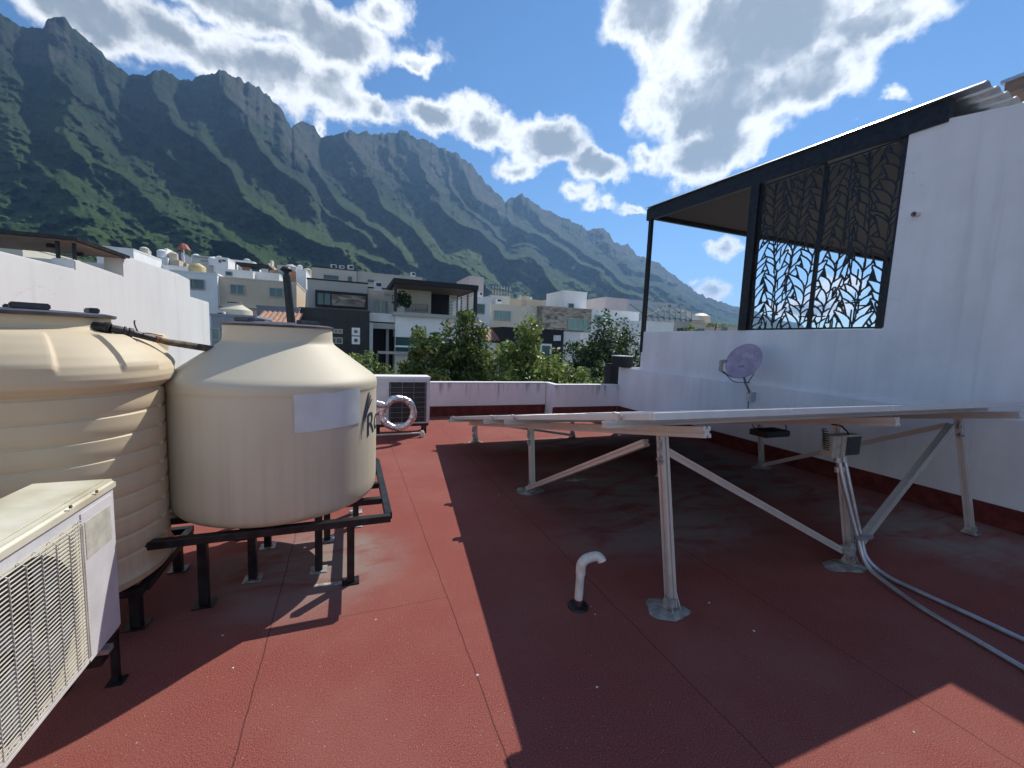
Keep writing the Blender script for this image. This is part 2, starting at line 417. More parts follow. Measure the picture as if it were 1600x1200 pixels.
t = thing('drain_spout', 'stub of cream pipe sticking out of the tall right wall', 'pipe', (XR, p[1], p[2]))
MB().tube([(XR-.09, p[1], p[2]-.01), (XR+.02, p[1], p[2]+.004)], .026, 16, False).tube([(XR-.0895, p[1], p[2]-.01), (XR+.02, p[1], p[2]+.004)], .021, 16, False).build('pipe', PVC, t, True)
B(XR-.03, p[1]-.001, p[2]-.002, XR-.02, p[1]+.001, p[2]).lathe([(.0, 0), (.02, .001)], (XR-.03, p[1], p[2]), 8).build('plug', RUST, t)

# left wall
YA = onX(124, 413, XL)
t = thing('boundary_wall', 'long white wall on the left in full sun with a stepped top', 'wall', (XL, 6, 0))
y1 = 5.62; zA = 2.105; zB = onX(160, 420, XL)[2]; yc = onX(192, 420, XL)[1]; zC = 2.42; yd = onX(297, 450, XL)[1]; ye = onX(327.5, 500, XL)[1]
slope_top(XL-.18, XL, [(-3.5, zA), (y1, zA), (y1, zB+.02), (yc, zB-.02), (yc, zC), (yd-.5, zC+.01), (yd, zC-.02), (yd, 2.11), (ye, 2.09)], GZ).build('wall', WHITE_L, t, bevel=.01)
# neighbour's canopy
t = thing('canopy', 'flat roof canopy with dark fascia and brown ceiling on two posts above the left wall', 'canopy', (XL-.3, 5.8, 2.1))
cx0 = fl(84, 394, 2.38)[0]-.02
cx0 = -4.6; 
B(cx0, 5.6, 2.375, XL+.02, 6.62, 2.385).build('ceiling', WOODC, t)
B(cx0-.03, 5.57, 2.387, XL+.05, 6.65, 2.42).build('fascia', BLACKM, t)
pp = onX(117, 415, XL-.05)
B(XL-.06, pp[1]-.01, zA, XL-.035, pp[1]+.012, 2.374).build('post', BLACKM, t)
pp = onX(98, 410, XL-.12)
B(XL-.165, pp[1]-.01, 2.0, XL-.14, pp[1]+.015, 2.374).build('post', BLACKM, t)
for yy in (5.9, 6.4): B(XL-.35, yy, 2.335, XL-.30, yy+.05, 2.374).build('lamp', BLACKM, t)
t = thing('roof_room', 'shaded white roof room behind the left canopy', 'building', (-4, 7, 0))
B(-6.4, 6.9, -.3, XL-.2, 8.3, 2.33).box(-6.6, 4.2, -.3, -6.41, 8.3, 2.25).build('wall', WHITE, t)

# ============================================================ solar array
def pz(y): return 1.225-.1895*(y-1.65)
S = thing('solar_array', 'tilted solar panel array on aluminium legs and braces filling the right half of the roof', 'solar array', (3.4, 1.8, 0))
tl = math.atan(.1895); dyv = np.array([0, math.cos(tl), -math.sin(tl)]); upv = np.array([0, math.sin(tl), math.cos(tl)])
CW = 1.015; X0 = 1.425; PL = 2.28
for r_ in range(2):
    for c_ in range(4):
        xa = X0+c_*CW; xb = xa+1.0125
        base = np.array([0, 1.65, 1.225])+dyv*(r_*(PL+.002))
        def q(x, s, h): return np.array([x, 0, 0])+base+dyv*s+upv*h
        fr = MB(); w = .03; th = .04
        def slab(mb, xa, s0, xb, s1, h0, h1):
            v = [q(xa,s0,h0),q(xb,s0,h0),q(xb,s1,h0),q(xa,s1,h0),q(xa,s0,h1),q(xb,s0,h1),q(xb,s1,h1),q(xa,s1,h1)]
            mb.add(v, [(0,3,2,1),(4,5,6,7),(0,1,5,4),(1,2,6,5),(2,3,7,6),(3,0,4,7)])
        slab(fr, xa, 0, xb, w, -th, 0); slab(fr, xa, PL-w, xb, PL, -th, 0)
        slab(fr, xa, w+.0005, xa+w, PL-w-.0005, -th, 0); slab(fr, xb-w, w+.0005, xb, PL-w-.0005, -th, 0)
        m = MB(); slab(m, xa+w, w+.001, xb-w, PL-w-.001, -.012, -.004)
        pan = m.build('solar_panel', None or mat('solar_cells', (.012, .016, .035), .15, .2, 4.) if (r_ == 0 and c_ == 0) else bpy.data.materials['solar_cells'], S)
        fr.build('frame', ALUF, pan, bevel=.002, seg=1)
prof = [(-.5,-.5),(-.12,-.5),(-.12,-.3),(.12,-.3),(.12,-.5),(.5,-.5),(.5,-.12),(.3,-.12),(.3,.12),(.5,.12),(.5,.5),(.12,.5),(.12,.3),(-.12,.3),(-.12,.5),(-.5,.5),(-.5,.12),(-.3,.12),(-.3,-.12),(-.5,-.12)]
xe = X0+4*CW
for yr in (1.93, 3.5, 4.12, 5.83):
    z = pz(yr)-.04-.021
    MB().bar((X0-.1, yr, z), (xe+.02, yr, z), .04, .04, tuple(upv), prof).build('rail', ALU, S)
    for xx in (X0-.02, xe-.005):
        MB().box(xx-.008, yr-.025, z+.021, xx+.012, yr+.025, z+.066).build('clamp', ALU, S)
for bx_ in (1.74, 3.43, 5.14):
    a = (bx_, 1.60, pz(1.60)-.04-.042-.03); b = (bx_, 6.1, pz(6.1)-.04-.042-.03)
    MB().bar(a, b, .05, .06, tuple(upv), prof).build('beam', ALU, S)
legs = [(x, y) for x in (1.74, 3.43, 5.14) for y in (1.79, 3.82, 5.95)]
for (x, y) in legs:
    sh = .19 if y < 2 else (.10 if y < 4 else .03)
    topz = pz(y+sh)-.04-.042-.06
    a = (x+.045, y, .02); b = (x+.045, y+sh, topz+.02)
    MB().bar(a, b, .05, .05, (0, 1, 0), prof).build('leg', ALU, S)
    f = MB().box(x+.0, y-.05, .012, x+.1, y+.05, .02)
    f.add([(x+.074, y-.045, .02), (x+.074, y+.045, .02), (x+.074, y+.01, .12), (x+.080, y-.045, .02), (x+.080, y+.045, .02), (x+.080, y+.01, .12)], [(0,1,2),(3,5,4),(0,3,4,1),(1,4,5,2),(2,5,3,0)])
    f.add([(x+.010, y-.055, .02), (x+.010, y+.045, .02), (x+.010, y+.01, .11), (x+.017, y-.055, .02), (x+.017, y+.045, .02), (x+.017, y+.01, .11)], [(0,1,2),(3,5,4),(0,3,4,1),(1,4,5,2),(2,5,3,0)])
    f.box(x+.0, y-.032, .03, x+.05, y-.027, .085)
    f.build('foot', STEELP, S)
    br = B(x-.012, y+sh-.035, topz-.10, x+.018, y+sh-.03, topz-.02); br.box(x-.012, y+sh-.055, topz-.17, x+.019, y+sh-.05, topz-.115)
    br.tube([(x+.004, y+sh-.07, topz-.145), (x+.004, y+sh-.02, topz-.145)], .009, 8).tube([(x+.004, y+sh-.05, topz-.06), (x+.004, y+sh-.02, topz-.06)], .009, 8)
    br.build('bracket', STEELP, S)
def brace(a, b, w=.045): MB().bar(a, b, w, w, (0, 0, 1), prof).build('brace', ALU, S)
brace((1.80, 1.97, .93), (3.36, 1.80, .13)); brace((3.54, 1.80, .12), (5.05, 1.97, .96), .05)
brace((1.72, 3.80, .04), (1.72, 2.04, .96)); brace((5.17, 3.80, .04), (5.17, 2.04, .95))
brace((3.42, 5.93, .05), (2.2, 5.97, .25), .035)
MB().box(3.36, 1.745, .10, 3.44, 1.76, .2).box(3.345, 1.76, .12, 3.39, 1.80, .17).build('bracket', STEELP, S)
# small inverter hanging below
t = thing('microinverter', 'black inverter box hanging beneath the panels by thin leads', 'inverter', (4.1, 3, .8))
pa = onY(1196, 666, 2.95); pb = onY(1232, 679, 2.95)
B(pa[0], 2.93, pb[2]-.02, pb[0], 3.13, pb[2]+.045).build('case', DARKBOX, t, bevel=.008)
MB().tube([(pa[0]-.10, 3.03, pb[2]+.13), (pa[0]-.07, 3.0, pb[2]+.04), (pa[0]-.03, 3.0, pb[2]+.0), (pa[0]+.01, 3.0, pb[2]+.01)], .006, 6).build('cable', RUBBER, t, smooth=True)
MB().tube([(pb[0]-.01, 3.0, pb[2]+.02), (pb[0]+.03, 3.0, pb[2]+.05), (pb[0]+.04, 3.03, pb[2]+.12)], .006, 6).build('cable', RUBBER, t, smooth=True)
# junction box
jx = 3.40; jy = 1.86
pa = onY(1303, 682, jy); pb = onY(1342, 712, jy)
t = thing('junction_box', 'beige electrical box with dark window fixed on the middle leg of the array', 'electrical box', (pa[0], jy, pb[2]))
B(pa[0], jy, pb[2], pb[0], jy+.08, pa[2]).build('case', BOXG, t, bevel=.004)
B(pa[0]+.155, jy-.006, pb[2]+.012, pb[0]-.008, jy-.001, pa[2]-.012).build('window', DARKBOX, t)
B(pa[0]+.09, jy-.012, pb[2]-.004, pa[0]+.10, jy-.001, pa[2]+.004).build('rib', BOXG, t)
jz = pb[2]; jxa = pa[0]; jxb = pb[0]
def bez(pts, n=10):
    pts = [np.array(p, float) for p in pts]; out = []
    P_ = [2*pts[0]-pts[1]]+pts+[2*pts[-1]-pts[-2]]
    for i in range(1, len(P_)-2):
        for u in np.linspace(0, 1, n, endpoint=False):
            a, b, c, d = P_[i-1:i+3]
            out.append(.5*((2*b)+(-a+c)*u+(2*a-5*b+4*c-d)*u*u+(-a+3*b-3*c+d)*u**3))
    out.append(pts[-1]); return out
for k, (ex, lab) in enumerate(((3.165, 'galvanised conduit from the electrical box, the one lying further left along the floor'), (3.62, 'galvanised conduit from the electrical box, the one lying further right along the floor'))):
    xx = jxa+.13+k*.065
    t = thing('conduit', lab, 'conduit', (3.4, 1.75, 0), 'conduits from the electrical box')
    if k == 0: path = [(xx, jy+.03, jz), (xx+.02, jy-.02, .6), (3.44, 1.74, .22), (3.43, 1.66, .07), (3.385, 1.52, .03), (3.29, 1.28, .018), (3.20, .95, .018), (3.06, .42, .018), (2.9, -.2, .018), (2.75, -1., .018)]
    else: path = [(xx, jy+.03, jz), (xx+.02, jy-.02, .6), (3.50, 1.76, .24), (3.50, 1.70, .09), (3.50, 1.58, .03), (3.505, 1.40, .018), (3.50, 1.1, .018), (3.47, .7, .018), (3.4, .2, .018), (3.3, -.8, .018)]
    MB().tube(bez(path, 8), .0145, 12).build('tube', GALV, t, smooth=True)
    MB().tube([(xx, jy+.03, jz+.002), (xx, jy+.028, jz-.045)], .022, 12).build('coupling', GALV, t, smooth=True)
    MB().tube([(xx+.001, jy+.028, jz-.08), (xx+.003, jy+.026, jz-.12)], .019, 12).build('coupling', GALV, t, smooth=True)
MB().box(3.40, 1.70, .235, 3.54, 1.722, .26).build('strap', GALV, t)
pts = []
pc = onY(1292, 668, 1.9); 
for i in range(150):
    u = i/149; ang = u*2*PI*9
    pts.append((pc[0]-.02+.05*u+.018*math.cos(ang), 1.9+.018*math.sin(ang), pc[2]-.01-.16*u))
t = tag(MB().tube(pts, .0035, 5).build('coiled_cable', RUBBER, smooth=True), 'thin coiled green black wire hanging left of the electrical box', 'cable')
tag(MB().tube(bez([(jxa+.03, 1.9, jz+.24), (jxa+.10, 1.88, jz+.23), (jxa+.17, 1.87, jz+.18), (jxa+.2, 1.88, jz+.14)]), .006, 6).build('power_cable', RUBBER, smooth=True), 'short black lead arching into the top of the electrical box', 'cable')
# mortar patches
for (x, y, rx, ry, rot, lab) in ((1.76, 1.80, .125, .105, -.4, 'irregular grey mortar patch under the nearest array leg beside the white pipe'), (3.40, 1.79, .16, .09, -.25, 'grey mortar patch under the middle leg carrying the conduits'),
                       (1.76, 3.83, .15, .115, 0, 'round grey mortar patch where the rising brace meets the far left leg'), (1.78, 5.95, .12, .07, 0, 'small mortar patch under the farthest left leg near the sunlit floor'),
                       (5.18, 3.82, .15, .1, 0, 'small dusty mortar patch under the leg near the right wall'), (2.42, 4.02, .13, .05, 0, 'faint flat mortar dab on the shaded floor behind the nearest leg')):
    poly = []
    for k in range(26):
        a = 2*PI*k/26; rr = 1+.10*math.sin(3*a+x)+.06*math.sin(5*a+y)+random.uniform(-.03, .03)
        px_, py2 = rx*rr*math.cos(a), ry*rr*math.sin(a)
        poly.append((x+px_*math.cos(rot)-py2*math.sin(rot), y+px_*math.sin(rot)+py2*math.cos(rot)))
    inner = [(x+(a-x)*.6, y+(b-y)*.6) for a, b in poly]; n = len(poly)
    m = MB(); m.add([(a, b, .001) for a, b in poly]+[(a, b, .013) for a, b in inner]+[(x, y, .0155)], [(i, (i+1) % n, (i+1) % n+n, i+n) for i in range(n)]+[(i+n, (i+1) % n+n, 2*n) for i in range(n)])
    tag(m.build('mortar_patch', MORT, smooth=True), lab, 'mortar patch', 'mortar patches under the array legs')

# PVC vent pipe
b0 = fl(903, 948); x, y = b0[0], b0[1]
t = thing('vent_pipe', 'white plastic vent pipe with bent top standing in the shaded floor', 'pipe', (x, y, 0))
MB().tube([(x, y, .0), (x+.004, y, .225)], .0245, 20).build('pipe', PVC, t, smooth=True)
arc = [(x+.004, y, .205), (x+.004, y, .245)]
for k in range(9):
    a = k/8*PI/2*.93; arc.append((x+.004+.05*(1-math.cos(a)), y-.006*k/8, .25+.05*math.sin(a)))
MB().tube(arc+[(x+.075, y-.008, .305)], .0285, 20).build('elbow', PVC, t, smooth=True)
arc2 = [(x+.07, y-.008, .305), (x+.095, y-.010, .306)]
for k in range(7):
    a = k/6*PI/2*.85; arc2.append((x+.098+.03*math.sin(a), y-.010-.02*k/6, .306-.035*(1-math.cos(a))))
MB().tube(arc2, .0275, 20).build('elbow', PVC, t, smooth=True)
MB().tube([(x, y, .018), (x, y, .05)], .0255, 20).build('paint_splash', FELTV, t, smooth=True)
MB().lathe([(.062, .001), (.058, .012), (.045, .016), (.03, .018), (.026, .034)], (x, y, 0), 30, capb=False, capt=False).build('flashing', RUBBER, t, smooth=True)

# ============================================================ tanks
def put_tank(name, label, loc, prof, mt, rf=None, seg=160):
    t = thing(name, label, 'water tank', loc)
    o = MB().lathe(prof, (0, 0, 0), seg, rf, capt=True)
    ob = o.build('body', mt, None, smooth=True); ob.parent = t
    return t
SC = (-.43, 3.12); ZB = .458
def local(t, o): o.parent = t; return o
# pale squat tank
def rnd(p, n=5, r=.04):
    out = [p[0]]
    for i in range(1, len(p)-1):
        a, b, c = map(np.array, (p[i-1], p[i], p[i+1])); a = a.astype(float); b = b.astype(float); c = c.astype(float)
        ra = min(r, np.linalg.norm(a-b)*.45); rc = min(r, np.linalg.norm(c-b)*.45)
        s = b+(a-b)/np.linalg.norm(a-b)*ra; e = b+(c-b)/np.linalg.norm(c-b)*rc
        for k in range(n+1):
            u = k/n; out.append(tuple((1-u)**2*s+2*u*(1-u)*b+u*u*e))
    out.append(p[-1]); return out
p1 = rnd([(.0, 0), (.565, 0), (.598, .035), (.606, .10), (.607, .5), (.606, .735), (.611, .75), (.610, .795), (.585, .825), (.335, 1.015), (.318, 1.035), (.315, 1.13)], 5, .025)
p1 = [q_ for q_ in p1 if q_[0] > .001]
T1 = put_tank('water_tank', 'squat pale beige water tank with conical top and blue white label on a black stand', (SC[0], SC[1], ZB), p1, TANK2)
local(T1, MB().lathe([(.322, 1.125), (.327, 1.13), (.327, 1.138), (.29, 1.147), (.12, 1.158), (.01, 1.16)], (0,0,0), 64).build('lid', LIDM, None, True))
for a in (-2.35, -.75, .8, 2.4):
    c0 = np.array([math.cos(a)*.24, math.sin(a)*.24, 1.162]); d = np.array([-math.sin(a), math.cos(a), 0])
    local(T1, MB().bar(c0-d*.07, c0+d*.07, .04, .026).build('lid_lug', LIDM, None, bevel=.005))
def cyl_hit(px, py, c, Rr):
    r = ray(px, py); a = r[0]**2+r[1]**2; b = -2*(r[0]*c[0]+r[1]*c[1]); cc = c[0]**2+c[1]**2-Rr*Rr
    disc = max(0, b*b-4*a*cc); s = (-b-math.sqrt(disc))/(2*a); p = CAM+r*s
    return math.atan2(p[1]-c[1], p[0]-c[0]), p[2]
RR = .6085
cor = [cyl_hit(458, 617, SC, RR), cyl_hit(562, 606, SC, RR), cyl_hit(563, 660, SC, RR), cyl_hit(460, 677, SC, RR)]
P_ = np.zeros((8, 26, 3))
for i in range(8):
    for j in range(26):
        u, v = j/25, i/7
        a = (1-v)*((1-u)*cor[0][0]+u*cor[1][0])+v*((1-u)*cor[3][0]+u*cor[2][0]); z = (1-v)*((1-u)*cor[0][1]+u*cor[1][1])+v*((1-u)*cor[3][1]+u*cor[2][1])
        bul = .003+.0015*math.sin(9*u+3*v)
        P_[i, j] = ((RR+bul)*math.cos(a), (RR+bul)*math.sin(a), z-ZB)
local(T1, MB().grid(P_).build('label_sheet', PAPER, None, True))
# logo swoosh and lettering
a0, z0 = cyl_hit(572, 684, SC, RR)
m = MB(); vs, fs = textmesh('Ro', .225)
m.add([((RR+.0015)*math.cos(a0+(v[0])*1.0/RR), (RR+.0015)*math.sin(a0+(v[0])/RR), z0-ZB+v[1]+.12*v[0]) for v in vs], fs)
for k, (s0, hgt, off) in enumerate(((0, .27, .0), (.02, .20, .035), (.045, .13, .065))):
    n = 14; P_ = np.zeros((n, 2, 3))
    for i in range(n):
        u = i/(n-1); ww = .004+.018*u*(1-.3*u)
        sx = -.06+off*.7+.10*u**1.7; zz = .0+off*1.6+ (hgt)*u*1.1
        for j, w_ in enumerate((-.5, .5)):
            a = a0+(sx+w_*ww)/RR; P_[i, j] = ((RR+.0015)*math.cos(a), (RR+.0015)*math.sin(a), z0-ZB+zz-w_*ww*.3)
    m.grid(P_)
local(T1, m.build('lettering', INK, None))

# ribbed tall tank
TC = (-1.44, 2.69); ZB2 = .25
pr = [(.44, 0.0), (.50, .03), (.515, .07)]
zz = .10
for k in range(9):
    b = .10+k*.1
    pr += [(.499, b), (.500, b+.078), (.494, b+.083), (.492, b+.088), (.495, b+.094)]
pr += [(.505, 1.0), (.540, 1.03), (.547, 1.06), (.545, 1.085), (.533, 1.12), (.505, 1.16), (.465, 1.20), (.42, 1.235), (.37, 1.258), (.325, 1.268), (.306, 1.275), (.298, 1.29), (.296, 1.335)]
pf = []
for i in range(len(pr)-1):
    for u in (0, .2, .4, .6, .8) if pr[i][1] >= .99 else (0, .5): pf.append((pr[i][0]*(1-u)+pr[i+1][0]*u, pr[i][1]*(1-u)+pr[i+1][1]*u))
pf.append(pr[-1])
def sst(v, a, b):
    u = min(1, max(0, (v-a)/(b-a))); return u*u*(3-2*u)
def rf2(r, z, t):
    if z > 1.06 and r > .33:      # raised bands over the dome, square ends above the rim
        a = (t-.05) % (PI/4)/(PI/4)
        k = sst(a, .25, .29)*(1-sst(a, .71, .75))*sst(z, 1.088, 1.10)*(1-sst(z, 1.245, 1.262))
        return r+.015*k*.6, z+.015*k*.8
    if .15 < z < .99:
        for am in (.05,):
            d = abs((t-am+PI) % (2*PI)-PI)
            if d < .03: return .4995, z
            if d < .16 and r < .498: return r-.008*(1-d/.16), z
    return r, z
T2 = put_tank('water_tank', 'tall ribbed yellow beige water tank with domed top behind the air conditioner', (TC[0], TC[1], ZB2), pf, TANK, rf2, 420)
local(T2, MB().lathe([(.312, 1.332), (.318, 1.338), (.318, 1.348), (.28, 1.356), (.1, 1.363), (.01, 1.364)], (0,0,0), 64).build('lid', LIDM, None, True))
for a in (-2.6, -1.0, .6, 2.1):
    c0 = np.array([math.cos(a)*.23, math.sin(a)*.23, 1.372]); d = np.array([-math.sin(a), math.cos(a), 0])
    local(T2, MB().bar(c0-d*.06, c0+d*.06, .04, .028).build('lid_lug', LIDM, None, bevel=.005))
# moulded outlet pad at the rim towards the other tank
local(T2, MB().lathe([(.10, 0), (.105, .03), (.10, .075), (.085, .095), (.05, .10)], (.36, .25, 1.17), 30).build('outlet_boss', TANK, None, True))

# stands
def stand(label, x0, x1, y0, y1, zt_, legpts, bars_y):
    t = thing('tank_stand', label, 'metal stand', ((x0+x1)/2, (y0+y1)/2, 0))
    w = .05; z = zt_-.022
    m = MB().bar((x0, y0, z), (x1, y0, z), w, .042).bar((x0, y1, z), (x1, y1, z), w, .042)
    m.bar((x0+.01, y0+.026, z), (x0+.01, y1-.026, z), .045, .042).bar((x1-.01, y0+.026, z), (x1-.01, y1-.026, z), .045, .042)
    m.build('frame', BLACKM, t, bevel=.003, seg=1)
    for by in bars_y: MB().bar((x0+.034, by, z-.002), (x1-.034, by, z-.002), .045, .038).build('crossbar', BLACKM, t)
    for (lx, ly) in legpts:
        lo = MB().box(lx-.022, ly-.022, .008, lx+.022, ly+.022, z-.0225).build('leg', BLACKM, t)
        MB().box(lx-.05, ly-.045, .001, lx+.05, ly+.045, .008).build('foot_plate', STEELP if ly > 3.2 or lx > -.3 else BLACKM, lo) if False else None
        MB().box(lx-.05, ly-.045, .001, lx+.05, ly+.045, .0075).build('foot_plate', STEELP if (lx > -.7 and not (lx > -.02 and ly < 2.7)) else BLACKM, t)
    return t
stand('black steel stand on many legs under the squat tank', -1.02, .235, 2.56, 3.82, ZB-.002,
      [(-.765, 2.66), (-.567, 2.865), (-.19, 2.855), (.005, 2.655), (-.553, 3.29), (-.745, 3.49), (-.16, 3.28), (.045, 3.47), (.05, 3.75), (-.8, 3.75)], (2.87, 3.18, 3.5))
stand('low black steel stand under the ribbed tank, dark in the shade', -1.98, -.97, 2.5, 3.2, ZB2-.002,
      [(-1.03, 2.56), (-1.03, 3.12), (-1.9, 2.56), (-1.9, 3.12), (-1.45, 2.7)], (2.72, 2.95))
a = fl(490, 917); b = fl(537, 911)
tag(MB().bar((a[0], a[1], .005), (b[0], b[1], .005), .035, .005).build('flat_bar', STEELP), 'pale flat metal strip on the floor beside the front right leg of the tank stand', 'metal strip')

# hose between the tanks
t = thing('hose', 'black pipe fittings and brown insulated hose running from the ribbed tank to the squat tank', 'hose', (-1.1, 2.7, 1.5))
def at(px, py, Y): return onY(px, py, Y)
h0 = at(139, 510, 2.62); h1 = at(173, 513, 2.62); h2 = at(205, 520, 2.66); h3 = at(240, 529, 2.74); h4 = at(285, 538, 2.86); h5 = at(335, 546, 2.98)
MB().tube([h0, h1], .026, 14).tube([h0+(h1-h0)*.08, h0+(h1-h0)*.16], .031, 14).tube([h0+(h1-h0)*.75, h0+(h1-h0)*.92], .030, 14).build('fitting', RUBBER, t, smooth=True)
MB().tube([h1, h1*.6+h2*.4, h2], [.019, .021, .017], 12).tube([h2*.85+h1*.15, h2*.95+h3*.05], .024, 12).tube([h2, h3], .017, 12).tube([h1*.4+h2*.6, h1*.3+h2*.7], .025, 12).build('elbow', DARKBOX, t, smooth=True)
MB().tube([h3, h3*.5+h4*.5+np.array([0,0,-.004]), h4, h5, h5+(h5-h4)*.3], [.014, .017, .019, .020, .018], 12).build('insulated_hose', BROWNH, t, smooth=True)
MB().tube([h3*.97+h4*.03, h3*.8+h4*.2], .0185, 12).build('tape', RUST, t, smooth=True)
w0 = h2*.6+h3*.4
MB().tube(bez([w0+[0,0,.0], w0+[-.015,0,.03], w0+[-.022,0,.06], w0+[-.02,0,.075]], 4), .0035, 6).tube(bez([w0, w0+[.03,-.01,.012], w0+[.1,-.02,.0]], 4), .003, 6).build('wire_tie', RUST, t, smooth=True)

# ============================================================ near condenser (front faces +X)
ax = -.92; ya, yb = 1.27, 2.16; z0_, z1_ = .262, .895
t = thing('air_conditioner', 'large near condenser unit at the left edge with yellowed top and wire grille', 'air conditioner', (ax-.13, 1.6, 0))
body = B(ax-.25, ya, z0_, ax, yb, z1_).build('casing', ACW, t, bevel=.012)
lidz = z1_+.002
B(ax-.262, ya-.008, z1_-.025, ax+.008, yb+.008, z1_+.02).build('top_cover', ACC, t, bevel=.012, seg=3)
B(ax-.235, ya+.02, z1_+.0205, ax-.02, yb-.02, z1_+.026).build('top_panel', ACC, t, bevel=.004)
gy0, gy1 = ya+.03, onX(124, 850, ax)[1]; gz0, gz1 = z0_+.05, z1_-.055
# recessed dark mouth + fan
cyf, czf = (gy0+gy1)/2+.0, (gz0+gz1)/2; rad = min(gy1-gy0, gz1-gz0)/2*.97
n = 48
ring = [(ax+.0015, cyf+rad*math.cos(2*PI*k/n), czf+rad*math.sin(2*PI*k/n)) for k in range(n)]
B(ax+.001, gy0+.002, gz0+.002, ax+.002, gy1-.002, gz1-.002).build('fan_shroud', ACC, t)
MB().add([(ax+.0035, p[1], p[2]) for p in ring]+[(ax+.0035, cyf, czf)], [(i, (i+1) % n, n) for i in range(n)]).build('fan_opening', DARKBOX, t)
fan = MB(); fan.add([(ax+.010, cyf+.05*math.cos(2*PI*k/20), czf+.05*math.sin(2*PI*k/20)) for k in range(20)]+[(ax+.016, cyf, czf)], [(i, (i+1) % 20, 20) for i in range(20)])
for k in range(4):
    P_ = np.zeros((8, 6, 3))
    for i in range(8):
        for j in range(6):
            rr = .05+(rad*.9-.05)*i/7; a = k*PI/2+.3+ .75*j/5+.35*i/7
            P_[i, j] = (ax+.005+.006*j/5, cyf+rr*math.cos(a), czf+rr*math.sin(a))
    fan.grid(P_)
fan.build('fan', FANM, t, smooth=True)
g = MB(); gx = ax+.02
nw = 38
for k in range(nw+1):
    z = gz0+(gz1-gz0)*k/nw; g.tube([(ax+.004, gy0, z), (gx, gy0+.012, z), (gx, gy1-.012, z), (ax+.004, gy1, z)], .0022, 5)
for k in range(9):
    y = gy0+.03+(gy1-gy0-.06)*k/8; g.tube([(ax+.004, y, gz0), (gx+.001, y, gz0+.012), (gx+.003, y, gz1-.012), (ax+.004, y, gz1)], .0020, 5)
for yy in (gy1-.022, gy1-.034): g.tube([(gx+.002, yy, gz0+.01), (gx+.002, yy, gz1-.01)], .0024, 5)
g.build('grille', GRATE, t)
B(ax+.0012, gy1+.012, z0_+.012, ax+.0035, yb-.03, z1_-.035).build('side_panel', ACW, t, bevel=.001)
sa = onX(134, 805, ax); sb = onX(170, 905, ax)
B(ax+.004, gy1+.03, .675, ax+.005, yb-.05, .82).build('sticker', STICK, t)
for (px, py) in ((109, 792), (150, 768)):
    q_ = onX(px, py, ax+.009); MB().tube([(ax+.0085, q_[1], q_[2]), (ax+.014, q_[1], q_[2])], .006, 10).build('screw', RUST, t)
B(ax-.24, yb-.16, z0_-.022, ax+.02, yb-.12, z0_-.001).build('foot', STEELP, t)
B(ax-.24, ya+.12, z0_-.022, ax+.02, ya+.16, z0_-.001).build('foot', STEELP, t)
s_ = thing('unit_stand', 'black steel support under the near condenser with one leg showing at its far corner', 'metal stand', (ax-.1, 1.7, 0))
B(ax-.25, yb-.17, z0_-.062, ax+.0, yb-.11, z0_-.023).box(ax-.25, ya+.11, z0_-.062, ax, ya+.17, z0_-.023).build('crossbar', BLACKM, s_)
for (lx, ly) in ((ax-.03, yb+.0), (ax-.03, ya+.14), (ax-.22, yb+.0), (ax-.22, ya+.14)):
    B(lx-.012, ly-.012, .006, lx+.012, ly+.012, z0_-.063).build('leg', BLACKM, s_)
    B(lx-.03, ly-.03, .001, lx+.03, ly+.03, .0055).build('foot_plate', BLACKM, s_)
B(ax-.06, yb-.109, z0_-.062, ax-.02, yb+.02, z0_-.03).build('bracket', BLACKM, s_)

# ============================================================ far condenser (front faces camera)
FY = 6.7
t = thing('air_conditioner', 'white condenser with black wire grille at the far end of the roof', 'air conditioner', (.8, FY+.15, 0))
B(.30, FY, .17, 1.215, FY+.34, .905).build('casing', ACW, t, bevel=.01)
B(.295, FY-.006, .895, 1.222, FY+.346, .935).build('top_cover', CAPM, t, bevel=.008)
pa = onY(608, 597, FY); pb = onY(667, 659, FY)
gx0, gx1, gz0, gz1 = pa[0], pb[0]-.02, .20, pa[2]
B(gx0, FY-.003, gz0, gx1, FY-.0005, gz1).build('fan_opening', DARKBOX, t)
g = MB()
for k in range(9): z = gz0+(gz1-gz0)*k/8; g.tube([(gx0, FY-.02, z), (gx1, FY-.02, z)], .0028, 5)
for k in range(4): xx = gx0+.02+(gx1-gx0-.04)*k/3; g.tube([(xx, FY-.023, gz0), (xx, FY-.023, gz1)], .004, 5)
g.tube([(gx0, FY-.02, gz0), (gx0, FY-.02, gz1), (gx1, FY-.02, gz1), (gx1, FY-.02, gz0), (gx0, FY-.02, gz0)], .004, 5)
g.build('grille', mat('thin_grey_wire', (.28, .28, .27), .5), t)
s_ = thing('unit_stand', 'small black angle stand under the far white condenser', 'metal stand', (.8, FY+.1, 0))
for lx in (.42, 1.15):
    for ly in (FY+.03, FY+.30): B(lx-.02, ly-.02, .002, lx+.02, ly+.02, .125).build('leg', BLACKM, s_)
B(.34, FY+.005, .127, 1.2, FY+.05, .168).box(.34, FY+.28, .127, 1.2, FY+.325, .168).build('frame', BLACKM, s_)
